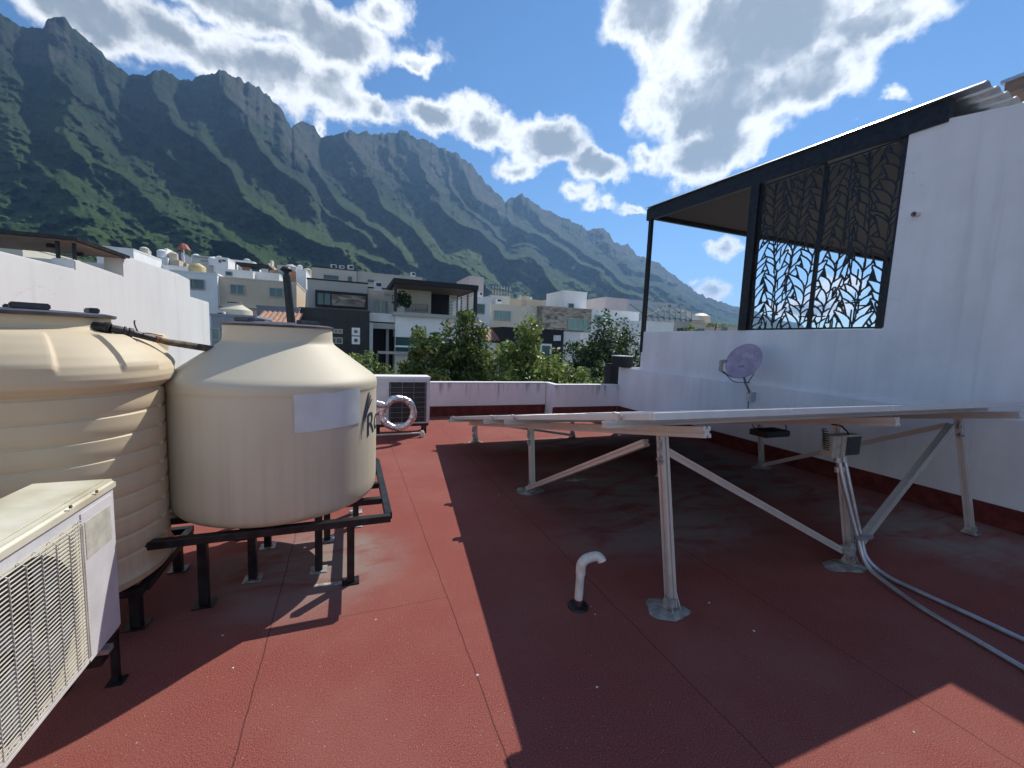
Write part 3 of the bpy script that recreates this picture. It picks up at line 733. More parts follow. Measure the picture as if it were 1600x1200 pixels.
# foil wrapped pipe loop
YR = 6.25; c0 = onY(622, 646, YR); ro = .225
pts = []
for k in range(41):
    a = PI*.80-2*PI*1.0*k/40
    pts.append((c0[0]+(ro)*math.cos(a)*1.02, YR+.0015*k, c0[2]+(ro)*math.sin(a)))
lead = [(c0[0]-.95, YR+.02, c0[2]+.05), (c0[0]-.55, YR+.01, c0[2]+.13), (c0[0]-.33, YR, c0[2]+.15)]
tail = [(c0[0]-.27, YR+.07, c0[2]+.03), (c0[0]-.5, YR+.12, c0[2]-.0), (c0[0]-.95, YR+.14, c0[2]-.04)]
full = bez(lead+pts[::4]+tail, 6)
fr = [ .050+.0025*math.sin(i*1.7)+.004*math.sin(i*.6) for i in range(len(full))]
tag(MB().tube(full, fr, 14).build('foil_pipe_loop', FOIL, smooth=True), 'loop of pipe wrapped in shiny foil in front of the far condenser', 'pipe')
pb = onY(660, 677, FY-.25)
tag(MB().tube([(.25, FY-.28, .07), (.7, FY-.27, .072), (1.02, FY-.25, .07)], .014, 8).lathe([(.03, .0), (.04, .03), (.035, .08), (.02, .1)], (1.06, FY-.24, .002), 12).build('drain_line', PVC, smooth=True), 'thin white drain pipe lying on the floor under the far condenser', 'pipe')

# ============================================================ satellite dish
pc = onX(1163, 566, 5.32); mb_ = onX(1172, 618, 5.66)
t = thing('satellite_dish', 'faded mauve satellite dish with pale lettering mounted on the right wall', 'satellite dish', (XR-.06, mb_[1], mb_[2]))
nrm = Vector((-.85, -.27, .45)).normalized()
ctr = Vector(pc)
upd = (Vector((0.28, -.1, 1)) - Vector((0.28, -.1, 1)).dot(nrm)*nrm).normalized(); rtd = upd.cross(nrm).normalized()
Mloc = Matrix((rtd, upd, nrm)).transposed()
def L2W(x, y, z): return tuple(ctr + Mloc @ Vector((x, y, z)))
ra, rb = .235, .275
P_ = np.zeros((14, 49, 3)); P2 = np.zeros((14, 49, 3))
for i in range(14):
    for j in range(49):
        r = i/13; a = 2*PI*j/48; P_[i, j] = L2W(ra*r*math.cos(a), rb*r*math.sin(a), .045*r*r); P2[i, j] = L2W(ra*r*math.cos(a)*1.005, rb*r*math.sin(a)*1.005, .045*r*r-.006)
dm = MB(); dm.grid(P_); dm.grid(P2)
rim = [L2W(ra*math.cos(a), rb*math.sin(a), .043) for a in np.linspace(0, 2*PI, 49)]
dm.tube(rim, .006, 6)
dm.build('reflector', DISHM, t, smooth=True)
vs, fs = textmesh('dish', .105); mx = max(v[0] for v in vs)
def onr(x, y): return L2W(x, y, .045*((x/ra)**2+(y/rb)**2)+.003)
m = MB(); m.add([onr(v[0]-mx/2+.01, v[1]+.075) for v in vs], fs)
m.add([onr(mx/2+.03+.008*math.cos(a), .16+.008*math.sin(a)) for a in np.linspace(0, 2*PI, 9)[:-1]], [tuple(range(8))])
m.build('lettering', DISHT, t)
lnb = Vector(onX(1131, 566, 4.98)); lnb = Vector(pc)+nrm*.33+Vector((-.03, .0, .0))
lp = onY(1127, 569, pc[1]-.18); lnb = Vector(lp)
bot = Vector(L2W(-.03, -rb*.97, .02))
MB().tube([tuple(bot+Vector((0, .02, 0))), tuple(lnb+Vector((-.0, 0, -.09)))], .012, 8).build('feed_arm', GREYS, t)
d_ = (Vector(L2W(0, 0, 0))-lnb).normalized()
MB().bar(tuple(lnb+Vector((0, 0, -.095))), tuple(lnb+Vector((0, 0, .05))), .042, .05).bar(tuple(lnb+Vector((0, 0, .035))), tuple(lnb+d_*.13+Vector((0, 0, .035))), .045, .045).build('feed_horn', BOXG, t, bevel=.006)
back = Vector(L2W(.0, -.10, -.03)); mp = Vector(mb_)
low = Vector(onX(1165, 598, 5.52))
MB().tube([tuple(back), tuple(low), tuple(mp+Vector((0, 0, .03)))], .02, 10).build('mast', GALV, t, smooth=True)
MB().bar(tuple(back+Vector((-.02, 0, .06))), tuple(back+Vector((.02, 0, -.1))), .07, .05).build('clamp', GALV, t)
B(mp[0]-.03, mp[1]-.05, mp[2]-.06, XR-.056, mp[1]+.04, mp[2]+.055).box(mp[0]-.06, mp[1]-.07, mp[2]-.08, XR-.057, mp[1]-.055, mp[2]+.06).build('wall_bracket', GALV, t, bevel=.004)
ccab = [tuple(bot), tuple(bot+Vector((.03, -.02, -.07))), tuple(low+Vector((.02, -.03, .01))), L2W(.17, -.17, -.03), L2W(.2, -.08, -.02)]
MB().tube(bez([tuple(lnb+Vector((.06, 0, -.1))), tuple(bot+Vector((-.02, -.03, -.06)))]+[tuple(low+Vector((.0, -.05, .01))), L2W(.16, -.26, -.05), L2W(.19, -.12, -.02)], 6), .006, 6).build('cable', RUBBER, t, smooth=True)
MB().tube([tuple(mp+Vector((-.02, 0, -.08))), tuple(mp+Vector((-.02, 0, -.32)))], .007, 6).build('cable', RUBBER, t, smooth=True)

# ============================================================ neighbour's pergola on the right
t = thing('pergola_roof', 'large dark steel pergola with corrugated roof over the right neighbour terrace', 'pergola', (XR, 7.2, lowz))
YN, YFp = 2.35, 7.3; XE = 14.2
def rz(y): return 4.40+(4.22-4.40)*(7.3-y)/(7.3-2.5)
x0 = XR-.02
def slopebox(m, xa, xb, ya_, yb_, dz0, dz1):
    v = [(xa,ya_,rz(ya_)+dz0),(xb,ya_,rz(ya_)+dz0),(xb,yb_,rz(yb_)+dz0),(xa,yb_,rz(yb_)+dz0),(xa,ya_,rz(ya_)+dz1),(xb,ya_,rz(ya_)+dz1),(xb,yb_,rz(yb_)+dz1),(xa,yb_,rz(yb_)+dz1)]
    return m.add(v, [(0,3,2,1),(4,5,6,7),(0,1,5,4),(1,2,6,5),(2,3,7,6),(3,0,4,7)])
slopebox(MB(), x0, x0+.08, YN+.25, YFp, -.23, 0).build('beam', BLACKM, t)
slopebox(MB(), x0+.081, XE, YFp-.08, YFp, -.19, 0).build('beam', BLACKM, t)
slopebox(MB(), XE-.08, XE, YN+.25, YFp-.081, -.23, 0).build('beam', BLACKM, t)
slopebox(MB(), x0+.081, XE-.081, YN+.3, YFp-.081, -.10, -.085).build('ceiling', mat('pergola_ceiling', (.028, .020, .019), .8), t)
n = int((XE-x0)/.05); P_ = np.zeros((2, n+1, 3))
hs = [0, .035, .035, 0]
for j in range(n+1):
    for i, y in enumerate((YN, YFp+.05)): P_[i, j] = (x0-.04+j*.05, y, rz(y)+.012+hs[j % 4])
cm = MB(); cm.grid(P_); Pq = P_.copy(); Pq[:, :, 2] -= .003; cm.grid(Pq); cm.build('corrugated_sheet', GALV, t)
pts_posts = [(x0+.0, YFp-.09, .08, .08), (XE-.1, YFp-.09, .08, .08)]
B(x0, YFp-.15, 1.45, x0+.075, YFp-.081-.0, rz(7.2)-.232).build('post', BLACKM, t)
B(13.7, YFp-.25, -.3, 13.85, YFp-.1, rz(7.2)-.2).build('post', BLACKM, t)
B(x0-.003, 4.72, lowz+.002, x0+.12, 4.86, rz(4.7)-.232).build('post', BLACKM, t)
B(XE-.15, YN+.3, -.3, XE-.05, YN+.4, rz(2.5)-.232).build('post', BLACKM, t)
# lattice screen
def lattice(y0, y1, z0, z1, label, seed):
    rr = random.Random(seed)
    t = thing('leaf_screen', label, 'screen', (XR+.03, (y0+y1)/2, z0), 'leaf cut metal screens')
    fw = .022; xx = XR+.03
    B(xx-.012, y0, z0, xx+.012, y1, z0+fw).box(xx-.012, y0, z1-fw, xx+.012, y1, z1).box(xx-.012, y0, z0+fw, xx+.012, y0+fw, z1-fw).box(xx-.012, y1-fw, z0+fw, xx+.012, y1, z1-fw).build('frame', BLACKM, t)
    cell = .0055; ny_, nz2 = int((y1-y0-2*fw)/cell), int((z1-z0-2*fw)/cell)
    occ = np.zeros((nz2, ny_), bool); hole = np.zeros((nz2, ny_), bool)
    gm = 4
    def leaf(bx, bz, ang, L, wd, curve):
        nonlocal occ, hole
        lo_y = max(0, int((bx-L)/cell)); hi_y = min(ny_, int((bx+L)/cell)+1); lo_z = max(0, int((bz-.05)/cell)); hi_z = min(nz2, int((bz+L+.03)/cell)+1)
        if hi_y-lo_y < 3 or hi_z-lo_z < 3: return
        Z_, Y_ = np.mgrid[lo_z:hi_z, lo_y:hi_y]; dy_ = Y_*cell-bx; dz_ = Z_*cell-bz
        dirx, dirz = math.sin(ang), math.cos(ang)
        u = (dy_*dirx+dz_*dirz)/L; v = dy_*dirz-dz_*dirx
        sgn = 1 if ang > 0 else -1
        uc = np.clip(u, 0, 1)
        v = v*sgn+curve*np.sin(PI*uc)*.9
        w = wd*np.sin(PI*uc**.75)
        inn = (u > .02) & (u < .98) & (np.abs(v) < w)
        free = inn & ~occ[lo_z:hi_z, lo_y:hi_y]
        if free.sum() < 12: return
        hole[lo_z:hi_z, lo_y:hi_y] |= free
        big_ = inn.copy()
        for a_ in range(-gm, gm+1):
            for b_ in range(-gm, gm+1):
                if a_*a_+b_*b_ <= 14: big_ |= np.roll(np.roll(inn, a_, 0), b_, 1)
        occ[lo_z:hi_z, lo_y:hi_y] |= big_
    ns = int(round((y1-y0)/.29)); order = list(range(ns+1)); rr.shuffle(order)
    Ht = z1-z0
    for si in order:
        bx0 = (y1-y0)*si/ns+rr.uniform(-.04, .04); ph = rr.uniform(0, 6.3); lean = rr.uniform(-.2, .2)
        def cx_(z): return bx0+.045*math.sin(z*2.3+ph)+lean*(z-Ht/2)*.5
        for k in range(int(Ht/cell)):      # stem stays solid
            z = k*cell; j = int(cx_(z)/cell)
            if k < nz2: occ[k, max(0, j-1):max(0, j+1)] = True
        z = -.15
        while z < Ht:
            for sd_ in (1, -1):
                L = rr.uniform(.26, .40); zz_ = z+(.06 if sd_ > 0 else 0)
                leaf(cx_(zz_)+sd_*.011, zz_, sd_*rr.uniform(.34, .66), L, rr.uniform(.040, .050), rr.uniform(.02, .045))
            z += rr.uniform(.118, .140)
    for k in range(350):
        leaf(rr.uniform(0, y1-y0), rr.uniform(-.1, Ht), rr.choice((-1, 1))*rr.uniform(.15, .5), rr.uniform(.16, .30), rr.uniform(.030, .042), .018)
    m = MB()
    for r0_ in range(0, nz2):
        row = ~hole[r0_]; d_ = np.diff(np.concatenate([[0], row.astype(int), [0]])); st_ = np.where(d_ == 1)[0]; en_ = np.where(d_ == -1)[0]
        za, zb_ = z0+fw+r0_*cell, z0+fw+(r0_+1)*cell
        for a_, b_ in zip(st_, en_): m.box(xx-.003, y0+fw+a_*cell, za, xx+.003, y0+fw+b_*cell, zb_)
    m.build('leaf_pattern', BLACKM, t)
zt1 = rz(3.8)-.235
lattice(3.80, 4.715, lowz+.004, zt1, 'leaf cut black metal screen beside the thick pergola post', 3)
lattice(2.945, 3.79, lowz+.004, zt1-.03, 'leaf cut black metal screen next to the tall white tower wall', 5)
# neighbour terrace
t = thing('neighbour_house', 'right neighbour house whose terrace lies under the pergola', 'house', (10, 3, GZ))
B(XR+.26, -3.5, GZ, XE+.1, 7.86, -.05).build('wall', WHITE, t)
t = thing('roof_eave', 'corner of another brown eave above the tower wall at the right edge', 'roof', (8, 1.5, 4.6))
ea = onX(1568, 148, 7.2)
B(7.2, ea[1]-2.2, ea[2], 11.0, ea[1], ea[2]+.12).build('ceiling', WOODC, t)
B(7.17, ea[1]-2.23, ea[2]+.121, 11.03, ea[1]+.03, ea[2]+.16).build('roof_sheet', GALV, t)
B(7.6, ea[1]-2.1, 0, 10.9, ea[1]-.4, ea[2]-.001).build('wall', WHITE, t)
q_ = onY(966, 557, 7.55); q2 = onY(985, 574, 7.55)
t = thing('dark_cabinet', 'small charcoal box with white top at the far end of the right wall', 'box', (q_[0], 7.55, 1.1))
B(q_[0]+.06, 7.5, q2[2]-.0, q2[0], 7.85, q_[2]).build('case', DARKST, t)
B(q_[0]+.05, 7.49, q_[2]+.001, q2[0]+.01, 7.86, q_[2]+.02).build('lid', CAPM, t)
B(q_[0]+.12, 7.97, -.2, q2[0]+.15, 8.2, q2[2]+.05).build('base', DARKST, t)
# ============================================================ ground and street
def disc(name, r, z, m):
    n = 96; mb = MB(); mb.add([(r*math.cos(2*PI*k/n), r*math.sin(2*PI*k/n), z) for k in range(n)]+[(0, 0, z)], [(i, (i+1) % n, n) for i in range(n)])
    return mb.build(name, m)
tag(disc('ground', 9000, GZ-.02, mat('dry_ground', (.16, .15, .11), .9, .3, .05)), kind='structure')
tag(B(-60, 14.5, GZ-.015, 60, 22, GZ).build('road', mat('asphalt', (.05, .05, .052), .85, .2, 1.)), kind='structure')
tag(B(-60, 22.004, GZ-.015, 60, 23.5, GZ+.12).box(-60, 12.5, GZ-.015, 60, 14.496, GZ+.12).build('pavement', mat('concrete_pavement', (.3, .3, .28), .85, .2, 1.)), kind='structure')

# ============================================================ houses across the street
def hbox(m, Y, px0, py0, px1, py1, D=8., zb=None, inset=0.):
    """box whose front stands at distance Y, spanning the given corners"""
    a = onY(px0, py0, Y); b = onY(px1, py0, Y); zt_ = a[2]; zb_ = onY((px0+px1)/2, py1, Y)[2] if zb is None else zb
    m.box(a[0], Y, zb_, b[0], Y+D, zt_); return a[0], b[0], zb_, zt_
def house(label, Y, px0, py0, px1, m, D=8., zb=GZ, cat='house', name='house', cap=None):
    a = onY(px0, py0, Y); b = onY(px1, py0, Y)
    t = thing(name, label, cat, ((a[0]+b[0])/2, Y, zb))
    B(a[0], Y, zb, b[0], Y+D, a[2]-.08).build('wall', m, t)
    B(a[0]-.03, Y-.03, a[2]-.079, b[0]+.03, Y+.2, a[2]).box(a[0]-.03, Y+.201, a[2]-.079, a[0]+.2, Y+D, a[2]).box(b[0]-.2, Y+.201, a[2]-.079, b[0]+.03, Y+D, a[2]).build('coping', cap or m, t)
    
    return t
def window(t, Y, px0, py0, px1, py1, g, fm=None, mull=1, fw=.05):
    a = onY(px0, py0, Y-.06); b = onY(px1, py1, Y-.06); xa, xb, zt_, zb_ = a[0], b[0], a[2], b[2]
    fm = fm or ALUF
    f = MB().box(xa-fw, Y-.07, zb_-fw, xb+fw, Y-.001, zb_).box(xa-fw, Y-.07, zt_, xb+fw, Y-.001, zt_+fw).box(xa-fw, Y-.07, zb_+.0005, xa, Y-.001, zt_-.0005).box(xb, Y-.07, zb_+.0005, xb+fw, Y-.001, zt_-.0005)
    for k in range(1, mull+1): xm = xa+(xb-xa)*k/(mull+1); f.box(xm-.025, Y-.068, zb_+.001, xm+.025, Y-.03, zt_-.001)
    w = f.build('window', fm, t)
    B(xa+.001, Y-.03, zb_+.001, xb-.001, Y-.005, zt_-.001).build('pane', g, w)
def acunit(Y, px0, py0, px1, py1, label, g='rooftop condensers on the houses'):
    a = onY(px0, py0, Y); b = onY(px1, py1, Y); t = thing('air_conditioner', label, 'air conditioner', (a[0], Y, b[2]), g)
    B(a[0], Y, b[2]-.3, b[0], Y+.4, a[2]).build('casing', ACW, t, bevel=.02)
    w = b[0]-a[0]; B(a[0]+w*.28, Y-.02, b[2]+.04, b[0]-.05, Y-.001, a[2]-.06).build('grille', DARKBOX, t)
# main row
t = house('grey house with stone framed window above a black tiled front', 26, 480, 433.7, 574.6, GREYS, 9, cap=DARKST)
q0 = onY(493, 453.5, 26); q1 = onY(574, 484, 26)
f = MB().box(q0[0], 25.75, q1[2], q1[0], 25.999, q1[2]+.12).box(q0[0], 25.75, q0[2]-.12, q1[0], 25.999, q0[2]).box(q0[0], 25.75, q1[2]+.121, q0[0]+.1, 25.999, q0[2]-.121).box(q1[0]-.1, 25.75, q1[2]+.121, q1[0], 25.999, q0[2]-.121).build('window_surround', DARKST, t)
window(t, 25.9, 496, 457, 516, 479, GDARK, BLACKM, 1)
q2 = onY(518, 456, 25.9); B(q2[0], 25.88, q1[2]+.13, q1[0]-.11, 25.998, q0[2]-.13).build('stone_panel', STONE, t)
t = house('black tiled ground volume with small white framed windows below the grey house', 24.2, 467.5, 479.5, 577.5, BLACKT, 1.5, cat='building')
for k in range(1, 9):
    z = onY(520, 479.5+k*8, 24.2)[2]
m = MB(); a_ = onY(467.5, 479.5, 24.2); b_ = onY(577.5, 479.5, 24.2)
for k in range(1, 10): m.box(a_[0]+.01, 24.19, a_[2]-k*.6, b_[0]-.01, 24.1985, a_[2]-k*.6+.02)
for k in range(1, 6): xm = a_[0]+(b_[0]-a_[0])*k/6; m.box(xm, 24.186, GZ, xm+.02, 24.1895, a_[2]-.1)
m.build('tile_joint', DARKST, t)
window(t, 24.2, 516, 515, 534, 520, GTEAL, GREYS, 2); window(t, 24.2, 516, 528, 534, 536, GTEAL, GREYS, 1)
window(t, 24.2, 553.3, 515.5, 558.8, 520.8, GDARK, CAPM, 0, .12); window(t, 24.2, 553.3, 529, 558.8, 534.5, GDARK, CAPM, 0, .12)
t = house('pale recessed bay with two slim windows between the grey house and the pergola house', 27.2, 575, 448, 618, GREY2, 6, cap=DARKST)
window(t, 27.2, 586, 469.5, 591.5, 487, GTEAL, GREYS, 0); window(t, 27.2, 598.5, 470.5, 604, 488, GTEAL, GREYS, 0)
q0 = onY(603, 459, 27.2); B(q0[0]-.1, 27.1, q0[2]-.08, q0[0]+.2, 27.199, q0[2]+.08).build('lamp', GREYS, t)
t = house('white balcony over the dark entrance between the two modern houses', 25, 577.5, 488.5, 617.5, WHITE, 2, onY(597, 503, 25)[2], 'balcony', 'balcony')
t = thing('entrance_porch', 'dark recessed entrance with grey lintel and white column', 'porch', (onY(597, 520, 25)[0], 25, GZ))
a_ = onY(578, 504, 24.8); b_ = onY(617.5, 514.5, 24.8)
B(a_[0], 24.8, b_[2], b_[0], 25.6, a_[2]).build('lintel', GREYS, t)
B(a_[0]-.1, 24.75, GZ, a_[0]+.16, 24.99, a_[2]-.0).build('column', WHITE, t)
B(a_[0]+.17, 25.9, GZ, b_[0], 26.0, b_[2]-.001).build('back_wall', DARKST, t)
q0 = onY(603, 540, 25.4); B(q0[0], 25.3, GZ, q0[0]+.15, 25.45, b_[2]-.001).build('post', GREYS, t)
acunit(26.6, 584.5, 440, 597, 448.5, 'small condenser on the pale bay beside the pergola house')
# pergola house
YP = 24.5
t = thing('pergola_house', 'white modern house with dark rooftop pergola, louvre screens and teal glass strip', 'house', (5, YP, GZ))
a_ = onY(618, 490, YP); b_ = onY(744, 490, YP); s_ = onY(617, 487.3, YP)[2]
z527 = onY(650, 527.5, YP)[2]; z549 = onY(650, 550, YP)[2]
B(a_[0], YP, z527, b_[0], YP+9, s_-.2).build('wall', WHITE, t)
B(a_[0], YP+.02, GZ, b_[0], YP+9, z549).build('wall', GREY2, t)
xg = onY(745, 527, YP)[0]
B(a_[0]+.02, YP+.15, z549+.01, xg, YP+.3, z527-.01).build('glass_strip', GTEAL, t)
zm = onY(650, 542, YP)[2]
B(a_[0]+.02, YP+.08, zm-.05, xg, YP+.149, zm+.05).box(a_[0]-.0, YP+.08, z549+.01, a_[0]+.019, YP+.3, z527-.01).build('mullion', CAPM, t)
B(onY(590, 550, YP)[0], YP-.2, z549-.15, b_[0], YP-.001, z549).build('ledge', GREYS, t)
B(a_[0]-.15, YP-.25, s_-.199, b_[0]+.1, YP+9, s_).build('terrace_slab', GREYS, t)
zr = onY(616, 434.5, YP-.2)[2]
B(a_[0]-.15, YP-.35, zr-.28, b_[0]+.0, YP+4.6, zr).build('pergola_roof', DARKST, t)
B(a_[0]+.02, YP-.1, zr-.3, b_[0]-.15, YP+4.4, zr-.281).build('ceiling', WOODC, t)
for xp in (a_[0]-.1, b_[0]-.16): B(xp, YP-.2, s_+.001, xp+.15, YP-.05, zr-.301).build('post', BLACKM, t)
uw = onY(618.5, 452, YP+2.2); ub = onY(674, 452, YP+2.2)
B(a_[0]+.1, YP+2.2, s_+.001, ub[0], YP+6, zr-.302).build('room_wall', CREAM, t)
window(t, YP+2.2, 632, 474.5, 668, 487, GDARK, GREYS, 1)
B(ub[0]+.001, YP+3.6, s_+.001, onY(702, 450, YP+3.6)[0], YP+3.8, zr-.302).build('back_wall', DARKST, t)
def louvre(p0, p1, z0, z1):
    m = MB(); n = 15
    for k in range(n): z = z0+(z1-z0)*(k+.5)/n; m.bar((p0[0], p0[1], z), (p1[0], p1[1], z), .1, .035)
    m.build('louvre', CAPM, t)
    m = MB(); m.bar((p0[0], p0[1]+.03, (z0)), (p0[0], p0[1]+.03, z1), .09).bar((p1[0], p1[1]+.03, z0), (p1[0], p1[1]+.03, z1), .09); m.build('post', BLACKM, t)
la = onY(702, 450, YP+3.2); lb = onY(715, 450, YP+3.2)
louvre((la[0], YP+3.2), (lb[0], YP+3.2), s_+.02, zr-.32)
lb2 = onY(741, 450, YP)
louvre((b_[0]-.12, YP+3.2), (b_[0]-.12, YP+1.6), s_+.02, zr-.32); louvre((b_[0]-.12, YP+1.5), (b_[0]-.12, YP+.05), s_+.02, zr-.32)
def leafball(m, c, r, n, s, rg):
    c = np.array(c); 
    for k in range(n):
        d = rg.normal(size=3); d /= np.linalg.norm(d); p = c+d*r*(rg.random()**.45)*np.array([1, 1, .9])
        nn = rg.normal(size=3)+np.array([0, 0, .7]); nn /= np.linalg.norm(nn); u = np.cross(nn, rg.normal(size=3)); u /= np.linalg.norm(u); w = np.cross(nn, u)
        L = s*rg.uniform(.5, 1.55); Wd = L*.5
        i = len(m.v); m.v += [tuple(p-u*L/2), tuple(p+w*Wd/2), tuple(p+u*L/2), tuple(p-w*Wd/2)]; m.f.append((i, i+1, i+2, i+3))
def leafmat(name, c1, c2, c3):
    m, n, b = new_mat(name)
    g = n.node('ShaderNodeNewGeometry'); rnd_ = g.outputs['Random Per Island']
    cc = n.mix(n.ss(n.noise(g.outputs['Position'], 1.6, 3.), .38, .62), c1, c2)
    cc = n.mix(n.math('MULTIPLY', n.math('GREATER_THAN', rnd_, .93), .7), cc, c3)
    hs_ = n.node('ShaderNodeHueSaturation'); n.link(n.math('MULTIPLY_ADD', rnd_, .9, .55), hs_.inputs['Value']); n.link(cc, hs_.inputs['Color'])
    out = m.node_tree.nodes['Material Output']
    tr = n.node('ShaderNodeBsdfTranslucent'); mx = n.node('ShaderNodeMixShader'); mx.inputs[0].default_value = .38
    n.link(hs_.outputs[0], b.inputs['Base Color']); n.link(hs_.outputs[0], tr.inputs[0]); b.inputs['Roughness'].default_value = .5
    n.link(b.outputs[0], mx.inputs[1]); n.link(tr.outputs[0], mx.inputs[2]); n.link(mx.outputs[0], out.inputs[0])
    return m
LEAF1 = leafmat('leaf_green', (.060, .105, .024), (.15, .21, .05), (.28, .18, .07))
LEAF2 = leafmat('leaf_bright', (.10, .16, .035), (.23, .30, .07), (.36, .34, .13))
LEAF3 = leafmat('leaf_dark', (.03, .06, .02), (.08, .125, .035), (.15, .19, .07))
rg = np.random.default_rng(5)
q0 = onY(628, 480, YP+.8)
tp = thing('potted_plant', 'leafy potted shrub on the terrace of the pergola house', 'plant', (q0[0], YP+.8, s_))
mm = MB(); leafball(mm, (q0[0], YP+.8, s_+.75), .6, 350, .22, rg); mm.build('foliage', LEAF3, tp)
MB().lathe([(.15, .001), (.22, .35)], (q0[0], YP+.8, s_), 16).build('pot', GREY2, tp)

# rear grey building and roof units
t = house('long pale grey building rising behind the grey house with three condensers on top', 38, 487, 415.5, 557.5, GREYS, 8, cap=DARKST)
window(t, 38, 505.6, 429, 529, 437.5, GDARK, GREYS, 0); window(t, 38, 543.5, 432, 550, 440, GDARK, GREYS, 0)
t = house('lower pale grey wing stretching right behind the pergola house', 38.6, 558, 424, 660, GREYS, 8)
window(t, 38.6, 574.5, 436.5, 584.5, 441.5, GDARK, GREYS, 0)
acunit(38.2, 516.5, 412.5, 525.5, 419.5, 'leftmost of three condensers on the long grey roof'); acunit(38.2, 530, 414.5, 538, 419.5, 'middle of three condensers on the long grey roof'); acunit(38.2, 543, 413.8, 552.5, 420.5, 'rightmost of three condensers on the long grey roof')
acunit(39, 642, 425, 649, 431, 'lone white unit at the right end of the grey wing roof')
t = house('tall pinkish cream block rising behind the right corner of the pergola roof', 40, 733, 431, 756, PINKS, 5)
t = house('bright white house with dark window just right of the pergola house', 29, 738, 462.5, 767, WHITE, 6)
window(t, 29, 742, 475, 756.5, 490, GDARK, GREYS, 0)
acunit(29.5, 748.5, 456, 754, 462, 'tiny condenser on the bright white house')
t = house('wide cream white house with teal window and blank wall to its right', 31, 767.5, 474, 847.5, CREAM, 8)
window(t, 31, 772.5, 485.5, 797, 500.5, GPALE, GREYS, 1)
t = house('brown grey roof structure above the wide cream house', 35, 768, 461, 797, GREY2, 5, 2., 'building')
acunit(34.4, 775, 466.5, 784, 472, 'condenser set in the brown grey roof structure')
t = house('low stone coloured parapet trailing right over the wide cream house', 36, 797, 466, 815, BEIGE, 4, 2., 'wall', 'wall')
t = thing('rooftop_solar_array', 'cluster of dark rooftop solar frames above the brown grey roof structure', 'solar array', (onY(783, 455, 36)[0], 36, 6))
m = MB(); a_ = onY(770, 460, 36); b_ = onY(797, 447, 36)
for k in range(7):
    xx = a_[0]+(b_[0]-a_[0])*k/6; m.bar((xx, 36, a_[2]), (xx, 36, b_[2]-.1), .06).bar((xx, 36, a_[2]+.2), (xx, 38, b_[2]), .06)
m.build('frame', ALU, t)
m = MB(); m.add([(a_[0]-.2, 35.8, a_[2]+.55), (b_[0]+.2, 35.8, a_[2]+.35), (b_[0]+.1, 38, b_[2]), (a_[0], 38, b_[2]+.2)], [(0,1,2,3)]); m.add([(x, y, z-.05) for x, y, z in m.v[:4]], [(0,1,2,3)]); m.build('solar_panel', GDARK, t)
t = house('stone clad house with tall teal glass door and small square windows', 30, 847.8, 477.5, 925, STONE, 8)
for q_ in ((856, 493.5, 860, 498.5), (866.5, 494, 871, 499.5), (855.5, 505, 859.5, 509.5)): window(t, 30, *q_, GDARK, STONE, 0, .02)
window(t, 30, 889, 498, 919.5, 516, GPALE, GREYS, 3)
q0 = onY(888, 512, 29.2); q1 = onY(924, 517.5, 29.2); B(q0[0], 29.2, q1[2], q1[0], 29.25, q0[2]).build('balustrade', GPALE, t)
t = house('white stair tower on the stone clad house roof', 33, 882, 453.5, 917.5, WHITE, 3.6, 3., 'tower', 'stair_tower'); window(t, 33, 889, 474.5, 896, 481, GDARK, GREYS, 0)
t = house('pinkish stair tower on the white house right of the stone one', 33, 946, 464, 981, PINKS, 3.6, 3., 'tower', 'stair_tower')
t = house('white house with teal framed window right of the stone clad house', 30.5, 925, 482, 999, WHITE, 8)
window(t, 30.5, 930, 493, 951.5, 507, GPALE, GREYS, 0); window(t, 30.5, 976, 496.5, 980, 498.5, GDARK, GREYS, 0)
t = house('black cube house with white framed windows behind the trees', 22.5, 786, 510.5, 881, DARKST, 6)
window(t, 22.5, 847, 540, 858.5, 558, GTEAL, CAPM, 0, .12); window(t, 22.5, 866.5, 525, 869.5, 531.5, PAPER, CAPM, 0, .04); window(t, 22.5, 872, 525, 875, 531.5, PAPER, CAPM, 0, .04)
t = house('white wall block right of the black cube house', 23, 881.3, 518.5, 908, WHITE, 4)
t = house('bluish shaded white house behind the dark tree', 24, 908.3, 519.5, 960, WHITE, 4)
window(t, 24, 922, 541.5, 936, 560, GDARK, GREYS, 0)
t = house('pale blank house right of the dark tree behind the pergola post', 29, 982, 501, 1002, GREY2, 5)
t = house('bright white blank house with solar frames seen past the first pergola post', 27, 1004, 501, 1053, WHITE, 5)
t = house('grey stone house with dark window behind the low right wall', 29, 1053.5, 501, 1078, GREYS, 5); window(t, 29, 1058, 512.5, 1068, 518, GDARK, GREYS, 0)
t = house('long brown grey flat roofed house between the pergola posts', 31, 1078.5, 503.5, 1165, BEIGE, 6, cap=GREYS); window(t, 31, 1086, 513, 1100, 519, GDARK, GREYS, 0); window(t, 31, 1128, 511, 1136, 518, GDARK, GREYS, 0)
t = thing('rooftop_solar_array', 'wide rooftop solar array on thin struts seen between the pergola posts', 'solar array', (onY(1045, 500, 32)[0], 32, 3))
m = MB(); a_ = onY(1012, 501, 32); b_ = onY(1082, 501, 32); zt2 = onY(1050, 481, 34)[2]
for k in range(9):
    xx = a_[0]+(b_[0]-a_[0])*k/8; zk = a_[2]+(zt2-a_[2])*(.5+.5*min(1, k/4)); m.bar((xx, 32, a_[2]-.3), (xx+.1, 32.4, zk-.1), .06).bar((xx+.05, 32, a_[2]), (xx+.7, 34, zk), .06)
